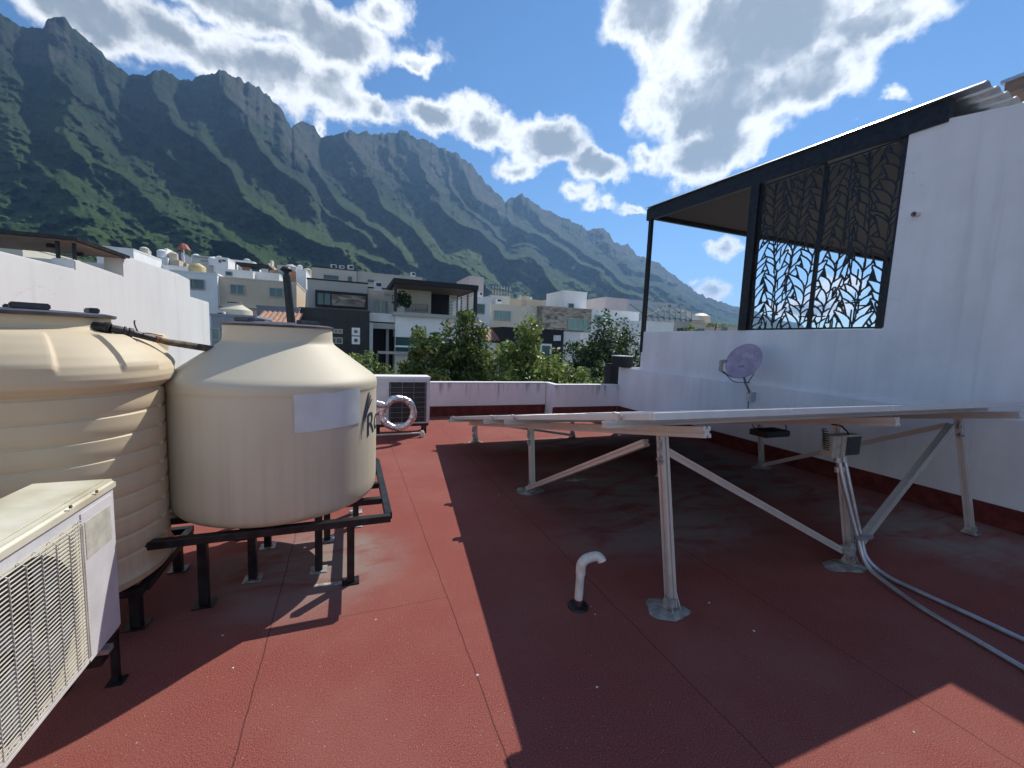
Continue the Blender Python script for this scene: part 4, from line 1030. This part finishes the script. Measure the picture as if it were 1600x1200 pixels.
m.bar((a_[0], 32.2, a_[2]+.5), (a_[0]+2.8, 32.4, zt2-.1), .08).bar((a_[0]+2.6, 32.4, zt2-.15), (b_[0], 32.4, zt2-.15), .08)
m.build('frame', GREYS, t)
m = MB(); xs = np.linspace(a_[0]-.2, b_[0]+1.5, 5)
for xa_, xb_ in zip(xs[:-1], xs[1:]): m.add([(xa_, 31.8, a_[2]+.35+.02), (xb_-.08, 31.8, a_[2]+.35), (xb_-.08, 34.5, zt2), (xa_, 34.5, zt2+.05), (xa_, 31.8, a_[2]+.31), (xb_-.08, 31.8, a_[2]+.31), (xb_-.08, 34.5, zt2-.05), (xa_, 34.5, zt2)], [(0,1,2,3),(7,6,5,4),(0,4,5,1),(2,6,7,3)])
m.build('solar_panel', GDARK, t)
q0 = onY(1095, 498, 34); tag(MB().lathe([(.9, -1.), (.9, .35), (.5, .6), (.25, .65), (.25, .75)], (q0[0], 34, q0[2]-.1), 24).build('water_tank', TANK2, smooth=True), 'cream water tank on a roof seen between the pergola posts', 'water tank')
for (px_, py2, lab) in ((1118, 508, 'dry branched shrub on the brown grey roof'), (1072, 513, 'small green roof plant beside the stone house')):
    q0 = onY(px_, py2, 28.5); tp = thing('roof_plant', lab, 'plant', (q0[0], 28.5, q0[2]-1))
    mm = MB(); 
    for k in range(5): leafball(mm, (q0[0]+rg.normal()*.45, 28.5, q0[2]+rg.normal()*.12), .28, 40, .16, rg)
    mm.build('foliage', LEAF2, tp); MB().tube([(q0[0], 28.5, q0[2]-1), (q0[0], 28.5, q0[2])], .05, 6).build('stem', BARK, tp)
t = house('very long white warehouse with small dark sign far behind the rooftops', 95, 980, 467.5, 1060, stucco('store_white', (.52, .55, .60), .05), 30)
q0 = onY(1044, 478, 95); q1 = onY(1056, 481, 95)
B(q0[0], 94.9, q1[2], q1[0], 94.99, q0[2]-.35).lathe([(.9, 0), (.9, .1)], (0, 0, 0), 4).build('sign', DARKST, t) if False else B(q0[0]+2, 94.9, q1[2]+.15, q1[0], 94.99, q0[2]-.35).build('sign', GREYS, t)
MB().tube([(q0[0]+.5, 94.9, (q0[2]+q1[2])/2), (q0[0]+.5, 94.99, (q0[2]+q1[2])/2)], .5, 16).build('sign', DARKST, t)
for k in range(9):
    px_ = (984, 990.5, 994, 997, 1022, 1028, 1033, 1038, 1043)[k]; window(t, 95, px_, 475.5+.05*(px_-984), px_+1.2, 477+.05*(px_-984), GDARK, GREYS, 0, .02)
# tiled roofs
def tileroof(label, Y, px0, px1, pytop, pybot, D, wallm):
    a_ = onY(px0, pybot, Y); b_ = onY(px1, pybot, Y); zt_ = onY(px0, pytop, Y+D)[2]
    t = thing('tiled_roof', label, 'roof', (a_[0], Y, a_[2]))
    n = int((b_[0]-a_[0])/.07); rows = 16; P_ = np.zeros((rows+1, n+1, 3))
    for i in range(rows+1):
        for j in range(n+1):
            u = i/rows; ph = (j*.07) % .21/.21
            P_[i, j] = (a_[0]+j*.07, Y+D*u, a_[2]+(zt_-a_[2])*u+.06*abs(math.sin(PI*ph))-.05*((i*.5) % 1))
    mb = MB(); mb.grid(P_); P2_ = P_.copy(); P2_[:, :, 2] -= .06; mb.grid(P2_); mb.build('tiles', TILE, t, smooth=True)
    B(a_[0], Y+.1, GZ, b_[0], Y+D+1, a_[2]-.12).build('wall', wallm, t)
    return t
tileroof('terracotta tiled roof to the left of the black tiled volume, behind the squat tank lid', 21, 395, 466, 486, 503, 2.2, GREY2)
t = house('blue grey parapet strip just above the terracotta tiles', 23.6, 401, 476.5, 467, stucco('bluegrey', (.22, .25, .30)), 1.5, cat='wall', name='wall')
tileroof('small striped tiled roof beside the black cube house', 22.8, 757, 786, 514, 532, 1.6, WHITE)
# chimney
a_ = onY(455, 503, 12); b_ = onY(447.5, 430, 12)
t = thing('chimney_pipe', 'tall slightly leaning black chimney pipe with a cowl behind the squat tank', 'chimney', tuple(a_))
MB().tube([a_-[0, 0, 6], a_, b_], [.10, .10, .09], 20).build('pipe', BLACKM, t, smooth=True)
MB().tube([b_, b_+[0, 0, .09]], .06, 14).lathe([(.10, 0), (.15, .05), (.13, .06), (.09, .11)], tuple(b_+[0, 0, .09]), 20).build('cowl', BLACKM, t, smooth=True)
# left group
t = house('white house with dark double window just beyond the left boundary wall', 30, 266, 421, 339, WHITE, 6)
window(t, 30, 298, 436.5, 301.5, 451, GDARK, GREYS, 0); window(t, 30, 303.5, 437, 318.5, 452, GDARK, GREYS, 0)
t = house('wide beige house with two teal windows', 30.4, 339.3, 431, 463, BEIGE, 7, cap=CREAM)
window(t, 30.4, 360.5, 445, 380.5, 459.5, GTEAL, GREYS, 1); window(t, 30.4, 422, 450, 441, 464, GTEAL, GREYS, 1)
q0 = onY(339.3, 475.5, 30.4); q1 = onY(463, 475.5, 30.4); B(q0[0]+.02, 30.2, q0[2]-.12, q1[0], 30.399, q0[2]).build('string_course', CREAM, t)
window(t, 30.4, 376.5, 485, 383.5, 499, GDARK, GREYS, 0)
t = house('lower blue grey house in front of the beige one with roof tank', 18, 329.5, 489.5, 400, stucco('bluegrey2', (.30, .33, .38)), 4)
window(t, 18, 332, 514, 342, 530, GPALE, GREYS, 0)
q0 = onY(368, 474, 21); tt = thing('water_tank', 'cream roof tank standing before the beige house', 'water tank', (q0[0], 21, q0[2]-1.3))
MB().lathe([(.62, -1.4), (.62, -.35), (.6, -.28), (.28, -.08), (.26, 0)], tuple(q0), 28).build('body', TANK2, tt, smooth=True)
MB().lathe([(.3, .001), (.28, .04), (.05, .06)], tuple(q0), 20).build('lid', LIDM, tt, smooth=True)
acunit(20, 337, 486, 350, 493, 'condenser beside the cream roof tank of the blue grey house')
q0 = onY(308, 411.5, 34); tt = thing('water_tank', 'yellow roof tank above the white house near the left wall', 'water tank', (q0[0], 34, q0[2]-1))
MB().lathe([(.48, -1.2), (.48, -.25), (.44, -.18), (.2, -.04), (.16, 0)], tuple(q0), 24).build('body', YTANK, tt, smooth=True)
t = house('blue grey concrete house on the slope with red umbrella beside it', 70, 251, 390.5, 283, stucco('slate_concrete', (.20, .225, .26)), 7); window(t, 70, 264.5, 393, 272, 396, GDARK, GREYS, 0)
q0 = onY(287, 384, 66); tt = thing('umbrella', 'red orange umbrella on the roof beside the blue grey concrete house', 'umbrella', tuple(q0))
m = MB(); P_ = np.zeros((6, 25, 3))
for i in range(6):
    for j in range(25):
        u = i/5; a = 2*PI*j/24; P_[i, j] = (q0[0]+0.7*u*math.cos(a)*1., 66+.7*u*math.sin(a), q0[2]+.3-.7*u*u-.1*abs(math.sin(a*4))*u)
m.grid(P_); P2_ = P_.copy(); P2_[:, :, 2] -= .05; m.grid(P2_); m.build('canopy', ORANGE, tt, smooth=True); MB().tube([tuple(q0-[0, 0, 5]), tuple(q0)], .08, 8).build('pole', CAPM, tt)
# named mid distance roofs on the left
for (Y, px0, py0, px1, mt_, lab) in ((58, 300, 398, 336, GREY2, 'long house with dark roof band behind the yellow tank'), (55, 336, 401, 356, WHITE, 'white box house with small dark openings behind the beige house'),
        (60, 358, 405, 395, WHITE, 'white stepped house behind the beige house, right of the white box house'), (48, 433, 414, 462, PINKS, 'pale lilac block behind the black chimney pipe'),
        (44, 463, 420, 478, WHITE, 'narrow white block left of the long pale grey building'), (40, 340, 419, 395, WHITE, 'white parapet house directly above the beige house, left half'), (41, 395, 424, 436, WHITE, 'white parapet house directly above the beige house, right half'),
        (45, 250, 413, 296, WHITE, 'white house with rounded roof humps above the left wall'), (62, 820, 467, 846, BEIGE, 'low sand coloured roofs left of the white stair tower'), (60, 918, 474, 944, WHITE, 'white low building between the two stair towers')):
    t = house(lab, Y, px0, py0, px1, mt_, 6)
    w_ = px1-px0
    if 'dark roof band' in lab: window(t, Y, px0+3, py0+3, px1-3, py0+6, GDARK, GREYS, 0); window(t, Y, px0+14, py0+9, px1-5, py0+11, GDARK, GREYS, 0)
    elif 'box' in lab: window(t, Y, px0+6, py0+5, px0+9, py0+9, GDARK, GREYS, 0); window(t, Y, px0+11, py0+5, px0+16, py0+7.5, GDARK, GREYS, 0)
    elif 'left half' in lab: window(t, Y, 353, 424.5, 362, 430.5, GDARK, GREYS, 0)
    elif 'low building' in lab: window(t, Y, 921, 478, 926, 481, GDARK, GREYS, 1); window(t, Y, 932, 479, 938, 481, GDARK, GREYS, 0)
# shade sail / dark terrace canopy
a_ = onY(368, 409, 46); b_ = onY(420, 417, 46)
t = thing('terrace_canopy', 'dark red terrace canopy with hanging laundry colours behind the beige house', 'canopy', tuple(a_))
B(a_[0], 46, a_[2]-.15, b_[0], 49, a_[2]).build('roof_sheet', DARKST, t)
for k, mt_ in enumerate((TILE, GDARK, PAPER, TILE, GPALE, TILE)): B(a_[0]+.2+k*.8, 47.5, a_[2]-1.6, a_[0]+.85+k*.8, 47.55, a_[2]-.2).build('awning_panel', mt_, t)
for k in (0, 1): B((a_[0], b_[0])[k]-.05, 46.05, a_[2]-3, (a_[0], b_[0])[k]+.05, 46.15, a_[2]-.151).build('post', BLACKM, t)
t = house('white roof room with cluttered tanks above the left boundary wall', 40, 150, 383, 208, WHITE, 5); 
t = house('cream rooftop room at the far left under the canopy', 30, -40, 376, 34, CREAM, 5)
# far small houses on the slope
far_spots = []
for k in range(46):
    px_ = rg.uniform(215, 480); base = 392+(px_-215)*.105+rg.uniform(2, 12)
    far_spots.append((px_, base, rg.uniform(55, 110)))
for k in range(26):
    px_ = rg.uniform(800, 985); far_spots.append((px_, 466+(px_-800)*.045+rg.uniform(0, 7), rg.uniform(60, 120)))
mats_f = [WHITE, WHITE, CREAM, GREY2, BEIGE, WHITE]
for k, (px_, py2, Y) in enumerate(far_spots):
    w_ = rg.uniform(6, 15); a_ = onY(px_, py2, Y); b_ = onY(px_+w_, py2, Y)
    left = px_ < 600
    t = thing('far_house', 'small flat roofed pale house packed among the distant rooftops above the beige house' if left else 'small flat roofed pale house among the low distant rooftops around the stair towers', 'house', (a_[0], Y, GZ), 'distant houses above the beige house' if left else 'distant houses around the stair towers')
    m = MB().box(a_[0], Y, GZ, b_[0], Y+6, a_[2])
    if rg.random() < .6: m.box(a_[0]+(b_[0]-a_[0])*.15, Y+1, a_[2], a_[0]+(b_[0]-a_[0])*.5, Y+3, a_[2]+rg.uniform(.4, 1.3))
    if rg.random() < .5: m.lathe([(.5, 0), (.5, .8), (.2, 1.)], (b_[0]-.8, Y+.8, a_[2]+.001), 12)
    m.build('wall', mats_f[k % 6], t)
    wx = (b_[0]-a_[0]); 
    for j in range(2):
        if rg.random() < .8: B(a_[0]+wx*(.15+.4*j), Y-.03, a_[2]-1.9, a_[0]+wx*(.38+.4*j), Y-.001, a_[2]-.8).build('window', GDARK, t)

# ============================================================ trees
def tree(label, cx, cy, ztop, rad, hgt, lm, ncl, nl, ls, seed, group='street trees behind the parapet', spires=()):
    g = np.random.default_rng(seed)
    t = thing('tree', label, 'tree', (cx, cy, GZ), group)
    crown_c = np.array([cx, cy, ztop-hgt/2])
    m = MB(); m.tube([(cx, cy, GZ), (cx+.05, cy, GZ+2), (cx, cy+.05, ztop-hgt*.75), (cx, cy, ztop-hgt*.3)], [.17, .14, .10, .04], 8)
    mm = MB()
    cl = []
    for k in range(ncl):
        d = g.normal(size=3); d /= np.linalg.norm(d); r_ = g.random()**.4
        p = crown_c+d*r_*np.array([rad, rad, hgt/2])*g.uniform(.72, 1.05); cl.append(p)
    for (sx, sy, sz) in spires:
        for k in range(5): cl.append(np.array([cx+sx, cy+sy, ztop-hgt*.3+(sz+hgt*.3)*k/4]))
    for k, p in enumerate(cl):
        if k % 3 == 0:
            s0 = np.array([cx, cy, min(p[2]-.2, ztop-hgt*.35)-g.random()*.5]); m.tube([s0, (s0+p)/2+[0, 0, .1], p], [.04, .025, .01], 5)
        rr = rad*g.uniform(.22, .40)
        leafball(mm, p, rr, nl, ls, g)
    m.build('trunk', BARK, t, smooth=True); mm.build('crown', lm, t)
def TP(px, pytop, Y): return onY(px, pytop, Y)
def T(label, px, pytop, Y, wpx, hgt, lm, ncl, nl, ls, seed, spires=()):
    a_ = TP(px, pytop, Y); b_ = TP(px+wpx/2, pytop, Y); rad = abs(b_[0]-a_[0]); tree(label, a_[0], Y, a_[2], rad, hgt, lm, ncl, nl, ls, seed, spires=spires)
T('large leafy tree in the middle behind the parapet, tallest of the row', 727, 500, 13.5, 110, 4.9, LEAF1, 130, 120, .15, 1, ((-.0, 0, .1), (.5, 0, -.3)))
T('narrow tree with reddish tips left of the large tree', 663, 522, 12.8, 84, 3.6, LEAF1, 80, 110, .14, 2, ((-.15, 0, 0), (.35, 0, -.1)))
T('light feathery green tree beside the far condenser', 573, 540, 14.5, 140, 3.2, LEAF2, 75, 120, .12, 3)
T('bright bushy tree with a pointed top in front of the black cube house', 822, 538, 12.6, 140, 3.2, LEAF2, 85, 120, .15, 4, ((.1, 0, .55), (.05, 0, .5)))
T('dark round tree in front of the white houses near the right wall', 952, 506, 15.5, 112, 5.2, LEAF3, 140, 130, .16, 5, ((-.3, 0, 0), (.8, 0, -.2)))
T('low bright shrub growing between the bushy tree and the dark tree', 893, 568, 12.0, 84, 2.0, LEAF2, 40, 110, .13, 6)
T('small dull green tree low between the feathery and reddish trees', 622, 572, 15.5, 60, 2.4, LEAF1, 40, 110, .14, 7)
T('dark foliage hugging the foot of the right wall behind the parapet', 930, 560, 13.2, 70, 2.6, LEAF3, 60, 110, .14, 8)

# small crumbs of paint on the roof
for k, (px_, py2, s, lab) in enumerate(((746, 1055, .011, 'white paint crumb on the long seam at the centre of the red floor'), (608, 786, .010, 'white crumb just right of the corner of the tank stand'), (779, 774, .010, 'pale crumb in the shade left of the round mortar patch'),
        (364, 1044, .009, 'pale crumb on the sunlit floor below the tank shadow'), (348, 993, .009, 'pale crumb inside the squat tank shadow'), (1108, 942, .010, 'pale sliver on the shaded floor right of the nearest leg'), (1178, 986, .011, 'grey sliver in the shade further right of the nearest leg'),
        (924, 948, .007, 'tiny stone right of the vent pipe'), (930, 960, .008, 'second tiny stone just below the one beside the vent pipe'), (933, 1074, .009, 'pale flake in the dark shade below the vent pipe'), (587, 968, .007, 'tiny crumb on the sunlit floor below the tank stand'),
        (1428, 1144, .008, 'pale sliver on the sunlit patch at the lower right'), (1578, 815, .028, 'white plaster flake against the foot of the right wall'), (1440, 773, .015, 'plaster crumb by the wall foot behind the long brace'), (1375, 758, .015, 'plaster crumb at the wall foot left of the long brace'), (1460, 790, .012, 'small plaster crumb by the wall between brace and far leg'))):
    p = fl(px_, py2); m = MB(); g = np.random.default_rng(k); s *= .65
    base = [(p[0]+s*math.cos(a)*g.uniform(.6, 1.3), p[1]+s*math.sin(a)*g.uniform(.6, 1.3)) for a in np.linspace(0, 2*PI, 7)[:-1]]
    m.add([(a, b, .001) for a, b in base]+[(p[0]+(a-p[0])*.6, p[1]+(b-p[1])*.6, s*.5) for a, b in base], [(i, (i+1) % 6, (i+1) % 6+6, i+6) for i in range(6)]+[tuple(range(6, 12))])
    tag(m.build('paint_crumb', CRUMB), lab, 'debris', 'crumbs scattered on the roof')

# ============================================================ mountains
RID = [(-120,60),(-60,30),(0,22),(20,32),(45,42),(68,44),(72,34),(90,26),(105,32),(130,58),(160,85),(185,105),(210,118),(228,117),(240,108),(252,109),(265,118),(280,122),(300,129),(310,118),(330,113),(352,112),(375,122),(405,136),(425,155),(440,172),(452,192),(456,200),(460,193),(475,190),(492,200),(502,216),(520,210),(545,203),(560,206),(590,209),(615,206),(635,206),(655,216),(680,226),(715,240),(735,255),(755,280),(775,300),(790,315),(800,310),(815,304),(830,315),(850,328),(880,340),(905,350),(920,362),(928,356),(942,354),(952,365),(960,378),(975,385),(982,382),(992,395),(1010,404),(1030,412),(1050,428),(1075,448),(1095,460),(1110,465),(1130,472),(1142,478),(1200,494),(1300,520),(1500,550),(1700,570)]
ra_ = [azel(*p) for p in RID]; raz = np.array([a for a, e in ra_]); rel = np.array([e for a, e in ra_])
def hash2(ix, iy, s): 
    h = (ix*374761393+iy*668265263+s*974634777) & 0xffffffff; h = ((h ^ (h >> 13))*1274126177) & 0xffffffff; return ((h ^ (h >> 16)) & 0xffff)/65535.
def vnoise(x, y, s=0):
    ix = np.floor(x).astype(np.int64); iy = np.floor(y).astype(np.int64); fx = x-ix; fy = y-iy; fx = fx*fx*(3-2*fx); fy = fy*fy*(3-2*fy)
    return (hash2(ix, iy, s)*(1-fx)+hash2(ix+1, iy, s)*fx)*(1-fy)+(hash2(ix, iy+1, s)*(1-fx)+hash2(ix+1, iy+1, s)*fx)*fy
def fbm(x, y, s=0, o=4): 
    v = 0; a = .5
    for k in range(o): v = v+a*vnoise(x*2**k, y*2**k, s+k); a *= .5
    return v
def ridged(x, y, s=0, o=3):
    v = 0; a = .55
    for k in range(o): v = v+a*(1-np.abs(2*vnoise(x*2**k, y*2**k, s+k)-1)); a *= .45
    return v
NA, NTT = 1050, 300
A_ = np.linspace(-42, 78, NA); Tt = np.linspace(0, 1, NTT)
AA, TT = np.meshgrid(A_, Tt)
e1 = np.interp(AA, raz, rel)+ (vnoise(AA*2.2, TT*0, 31)-.5)*.35+(vnoise(AA*6, TT*0, 32)-.5)*.18
e0 = np.interp(AA, [-42, -21, 5, 25, 48, 78], [5.2, 4.6, 3.0, 1.6, .9, .6])
r0 = np.interp(AA, [-42, 0, 30, 78], [260, 300, 380, 500]); r1 = np.interp(AA, [-42, -20, 0, 5.5, 20, 48, 78], [900, 900, 980, 1150, 1500, 2100, 2600])
tt = TT
te0, te1 = np.tan(np.radians(e0)), np.tan(np.radians(e1))
cl = .09+.05*vnoise(AA*.25, tt*0, 5)
hi = np.clip((tt-(1-cl))/cl, 0, 1)
g_ = np.where(tt < 1-cl, (tt/(1-cl))**1.10*(1-cl*1.5), (1-cl*1.5)+cl*1.5*hi)
tanE = te0+(te1-te0)*g_
EE = np.degrees(np.arctan(tanE))
SP = [([(235,110),(262,170),(320,235),(380,310),(500,385),(630,425)],1.6,1.0),([(90,30),(75,110),(130,230),(240,330),(420,410)],2.4,.8),([(352,112),(385,190),(440,255),(500,320),(575,385)],1.7,1.0),
      ([(440,170),(480,250),(540,320),(590,365),(640,412)],1.3,1.0),([(540,205),(575,280),(615,330),(690,400),(760,440)],1.7,.9),([(640,206),(655,290),(720,350),(800,400),(880,455)],1.6,1.0),
      ([(715,240),(760,310),(820,360),(900,410),(990,455)],1.5,.9),([(815,305),(850,350),(910,395),(1000,440),(1080,470)],1.3,.8),([(930,355),(985,405),(1060,450),(1130,478)],1.1,.7),
      ([(0,60),(-20,150),(60,260),(150,340),(250,390)],2.6,.7),([(160,85),(190,170),(250,240),(300,300)],1.3,.5),([(590,208),(600,260),(640,300),(700,335)],1.,.5),([(690,232),(700,300),(760,350),(830,400)],.9,.5)]
su = 0
wx_ = AA+(vnoise(AA*.25, EE*.25, 51)-.5)*3.0+(vnoise(AA*.8, EE*.8, 52)-.5)*1.1; wy_ = EE+(vnoise(AA*.25+9, EE*.25, 53)-.5)*2.
for (pl_, wd_, am_) in SP:
    q_ = [azel(*p_) for p_ in pl_]; dmin = np.full(AA.shape, 1e9)
    for (xa_, ya_), (xb_, yb_) in zip(q_[:-1], q_[1:]):
        L2 = (xb_-xa_)**2+(yb_-ya_)**2; k_ = np.clip(((wx_-xa_)*(xb_-xa_)+(wy_-ya_)*(yb_-ya_))/L2, 0, 1)
        dmin = np.minimum(dmin, np.hypot(wx_-xa_-k_*(xb_-xa_), (wy_-ya_-k_*(yb_-ya_))*1.3))
    su = np.maximum(su, am_*np.exp(-dmin/wd_/1.15))
u_ = AA-(13+6*vnoise(AA*.06, tt*0, 77))*(1-tt)**1.2+(vnoise(AA*.15, tt*3, 7)-.5)*9
sp2 = ridged(u_*.33+9.3, tt*3.2, 11, 3); sp3 = fbm(AA*1.0, EE*1.3, 17, 5); sp4 = ridged(u_*.9+2.3, tt*7, 15, 2)
rr_ = r0+(r1-r0)*tt
amp = (r1-r0)
env = np.clip(tt/.15, 0, 1)**1.2*np.clip((1.02-tt)/.2, 0, 1)**.8
rr_ = rr_-env*amp*(.21*(su-.4)+.07*(sp2-.45)+.022*(sp4-.5)+.10*(sp3-.47)+.03*(fbm(AA*2.8, EE*3.4, 61, 4)-.47))
az_b = np.interp(tt, [0, .15, .45, .8, 1.], [7.5, 6., -2., -5.0, -6.2])
step = 1/(1+np.exp(-(AA-az_b)/.35))
rr_ = rr_+step*130*np.clip(1.0-(AA+6)/40, 0, 1)*np.clip(tt/.3, 0, 1)
Xm = rr_*np.sin(np.radians(AA)); Ym = rr_*np.cos(np.radians(AA)); Zm = H+rr_*tanE
fine_ = (fbm(Xm*.05, Ym*.05+Zm*.04, 41, 4)-.47)*5*np.clip(tt/.1, 0, 1)*np.clip((1-tt)/.02, 0, 1)
Zm = Zm+fine_
G = np.stack([Xm, Ym, Zm], -1)
# foreslope down to the town and a far side behind the crest
NF = 14; fr_ = []
for k in range(NF):
    u = k/NF; r = 130+(rr_[0]-130)*u; z = GZ-.5+(Zm[0]-GZ+.5)*u**1.3
    fr_.append(np.stack([r*np.sin(np.radians(A_)), r*np.cos(np.radians(A_)), z], -1))
bk = []
for k in range(1, 6):
    r = rr_[-1]*(1+.14*k); z = Zm[-1]*(1-.2*k)+GZ*.2*k; bk.append(np.stack([r*np.sin(np.radians(A_)), r*np.cos(np.radians(A_)), z], -1))
G = np.concatenate([np.array(fr_), G, np.array(bk)], 0)
tv = np.concatenate([np.zeros((NF, NA)), TT, np.ones((5, NA))], 0)
clv = np.concatenate([np.zeros((NF, NA)), np.clip((TT-(1-cl*1.25))/(cl*.25), 0, 1)*(.35+.65*(vnoise(AA*.35, TT*0, 91) > .42)), np.ones((5, NA))], 0)
nr, nc = G.shape[:2]
me = bpy.data.meshes.new('mountain'); 
idx = np.arange(nr*nc).reshape(nr, nc)
faces = np.stack([idx[:-1, :-1], idx[:-1, 1:], idx[1:, 1:], idx[1:, :-1]], -1).reshape(-1, 4)
me.vertices.add(nr*nc); me.vertices.foreach_set('co', G.reshape(-1).astype(np.float32))
me.loops.add(faces.size); me.loops.foreach_set('vertex_index', faces.reshape(-1).astype(np.int32))
me.polygons.add(len(faces)); me.polygons.foreach_set('loop_start', np.arange(0, faces.size, 4, dtype=np.int32)); me.polygons.foreach_set('loop_total', np.full(len(faces), 4, dtype=np.int32))
me.polygons.foreach_set('use_smooth', np.ones(len(faces), dtype=bool))
me.update(calc_edges=True)
at1 = me.attributes.new('height', 'FLOAT', 'POINT'); at1.data.foreach_set('value', tv.reshape(-1).astype(np.float32))
at2 = me.attributes.new('cliff', 'FLOAT', 'POINT'); at2.data.foreach_set('value', clv.reshape(-1).astype(np.float32))
mo = bpy.data.objects.new('mountain', me); C.objects.link(mo); tag(mo, kind='structure')
m, n, b = new_mat('mountain_scrub'); p = n.pos()
hgt_ = n.node('ShaderNodeAttribute', attribute_name='height').outputs['Fac']; clf = n.node('ShaderNodeAttribute', attribute_name='cliff').outputs['Fac']
geo = n.node('ShaderNodeNewGeometry'); nx, ny, nz_ = n.sep(geo.outputs['Normal'])
veg = n.mix(n.ss(n.noise(p, .012, 6., .6), .35, .65), (.052, .098, .034), (.105, .155, .048))
tx = n.noise(p, .11, 7., .78); veg = n.mix(n.math('MULTIPLY', n.ss(tx, .40, .62), .65), veg, (.020, .044, .018))
upper_shade = n.mix(n.ss(n.noise(p, .02, 6., .65), .4, .62), (.020, .042, .028), (.042, .070, .044))  # rock and brush tone, darkened to paint cloud shadow into the high slopes
c = n.mix(n.ss(n.math('ADD', hgt_, n.math('MULTIPLY', n.math('SUBTRACT', n.noise(p, .006, 4.), .5), .9)), .42, .80), veg, upper_shade)
steep = n.ss(n.math('ADD', nz_, n.math('MULTIPLY', n.math('SUBTRACT', n.noise(p, .05, 5., .7), .5), .6)), .34, .14)
rk = n.mix(n.noise(n.mapping(p, sc=(1., 1., .25)), .06, 7., .7), (.030, .036, .038), (.16, .15, .135))
c = n.mix(n.math('MULTIPLY', steep, n.ss(hgt_, .45, .8, 0., .45)), c, rk)
c = n.mix(n.math('MULTIPLY', clf, n.ss(n.noise(p, .02, 5., .6), .36, .56, .15, .85)), c, rk)
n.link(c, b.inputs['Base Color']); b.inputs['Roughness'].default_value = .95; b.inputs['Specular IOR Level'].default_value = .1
bump(n, b, n.math('ADD', n.noise(p, .12, 6., .7), n.math('MULTIPLY', n.noise(p, .5, 3., .6), .3)), 1., 9.)
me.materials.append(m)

# ============================================================ haze
hz = B(-2600, -600, GZ-1.2, 3400, 4200, 1000).build('haze', None) if False else None
HAZE = 1
if HAZE:
    me = bpy.data.meshes.new('haze'); hb = MB().box(-2200, -40, GZ-1.5, 3300, 3900, float(G[:, :, 2].max())+8)
    me.from_pydata(hb.v, [], hb.f); ho = bpy.data.objects.new('haze', me); C.objects.link(ho); tag(ho, 'thin blue air between the roof and the mountains', 'haze', kind='stuff')
    m = bpy.data.materials.new('haze'); m.use_nodes = True; nt = m.node_tree; nt.nodes.clear()
    o_ = nt.nodes.new('ShaderNodeOutputMaterial'); v_ = nt.nodes.new('ShaderNodeVolumePrincipled')
    v_.inputs['Color'].default_value = (.33, .60, 1, 1); v_.inputs['Density'].default_value = .00022; v_.inputs['Anisotropy'].default_value = .3
    nt.links.new(v_.outputs[0], o_.inputs['Volume']); me.materials.append(m)
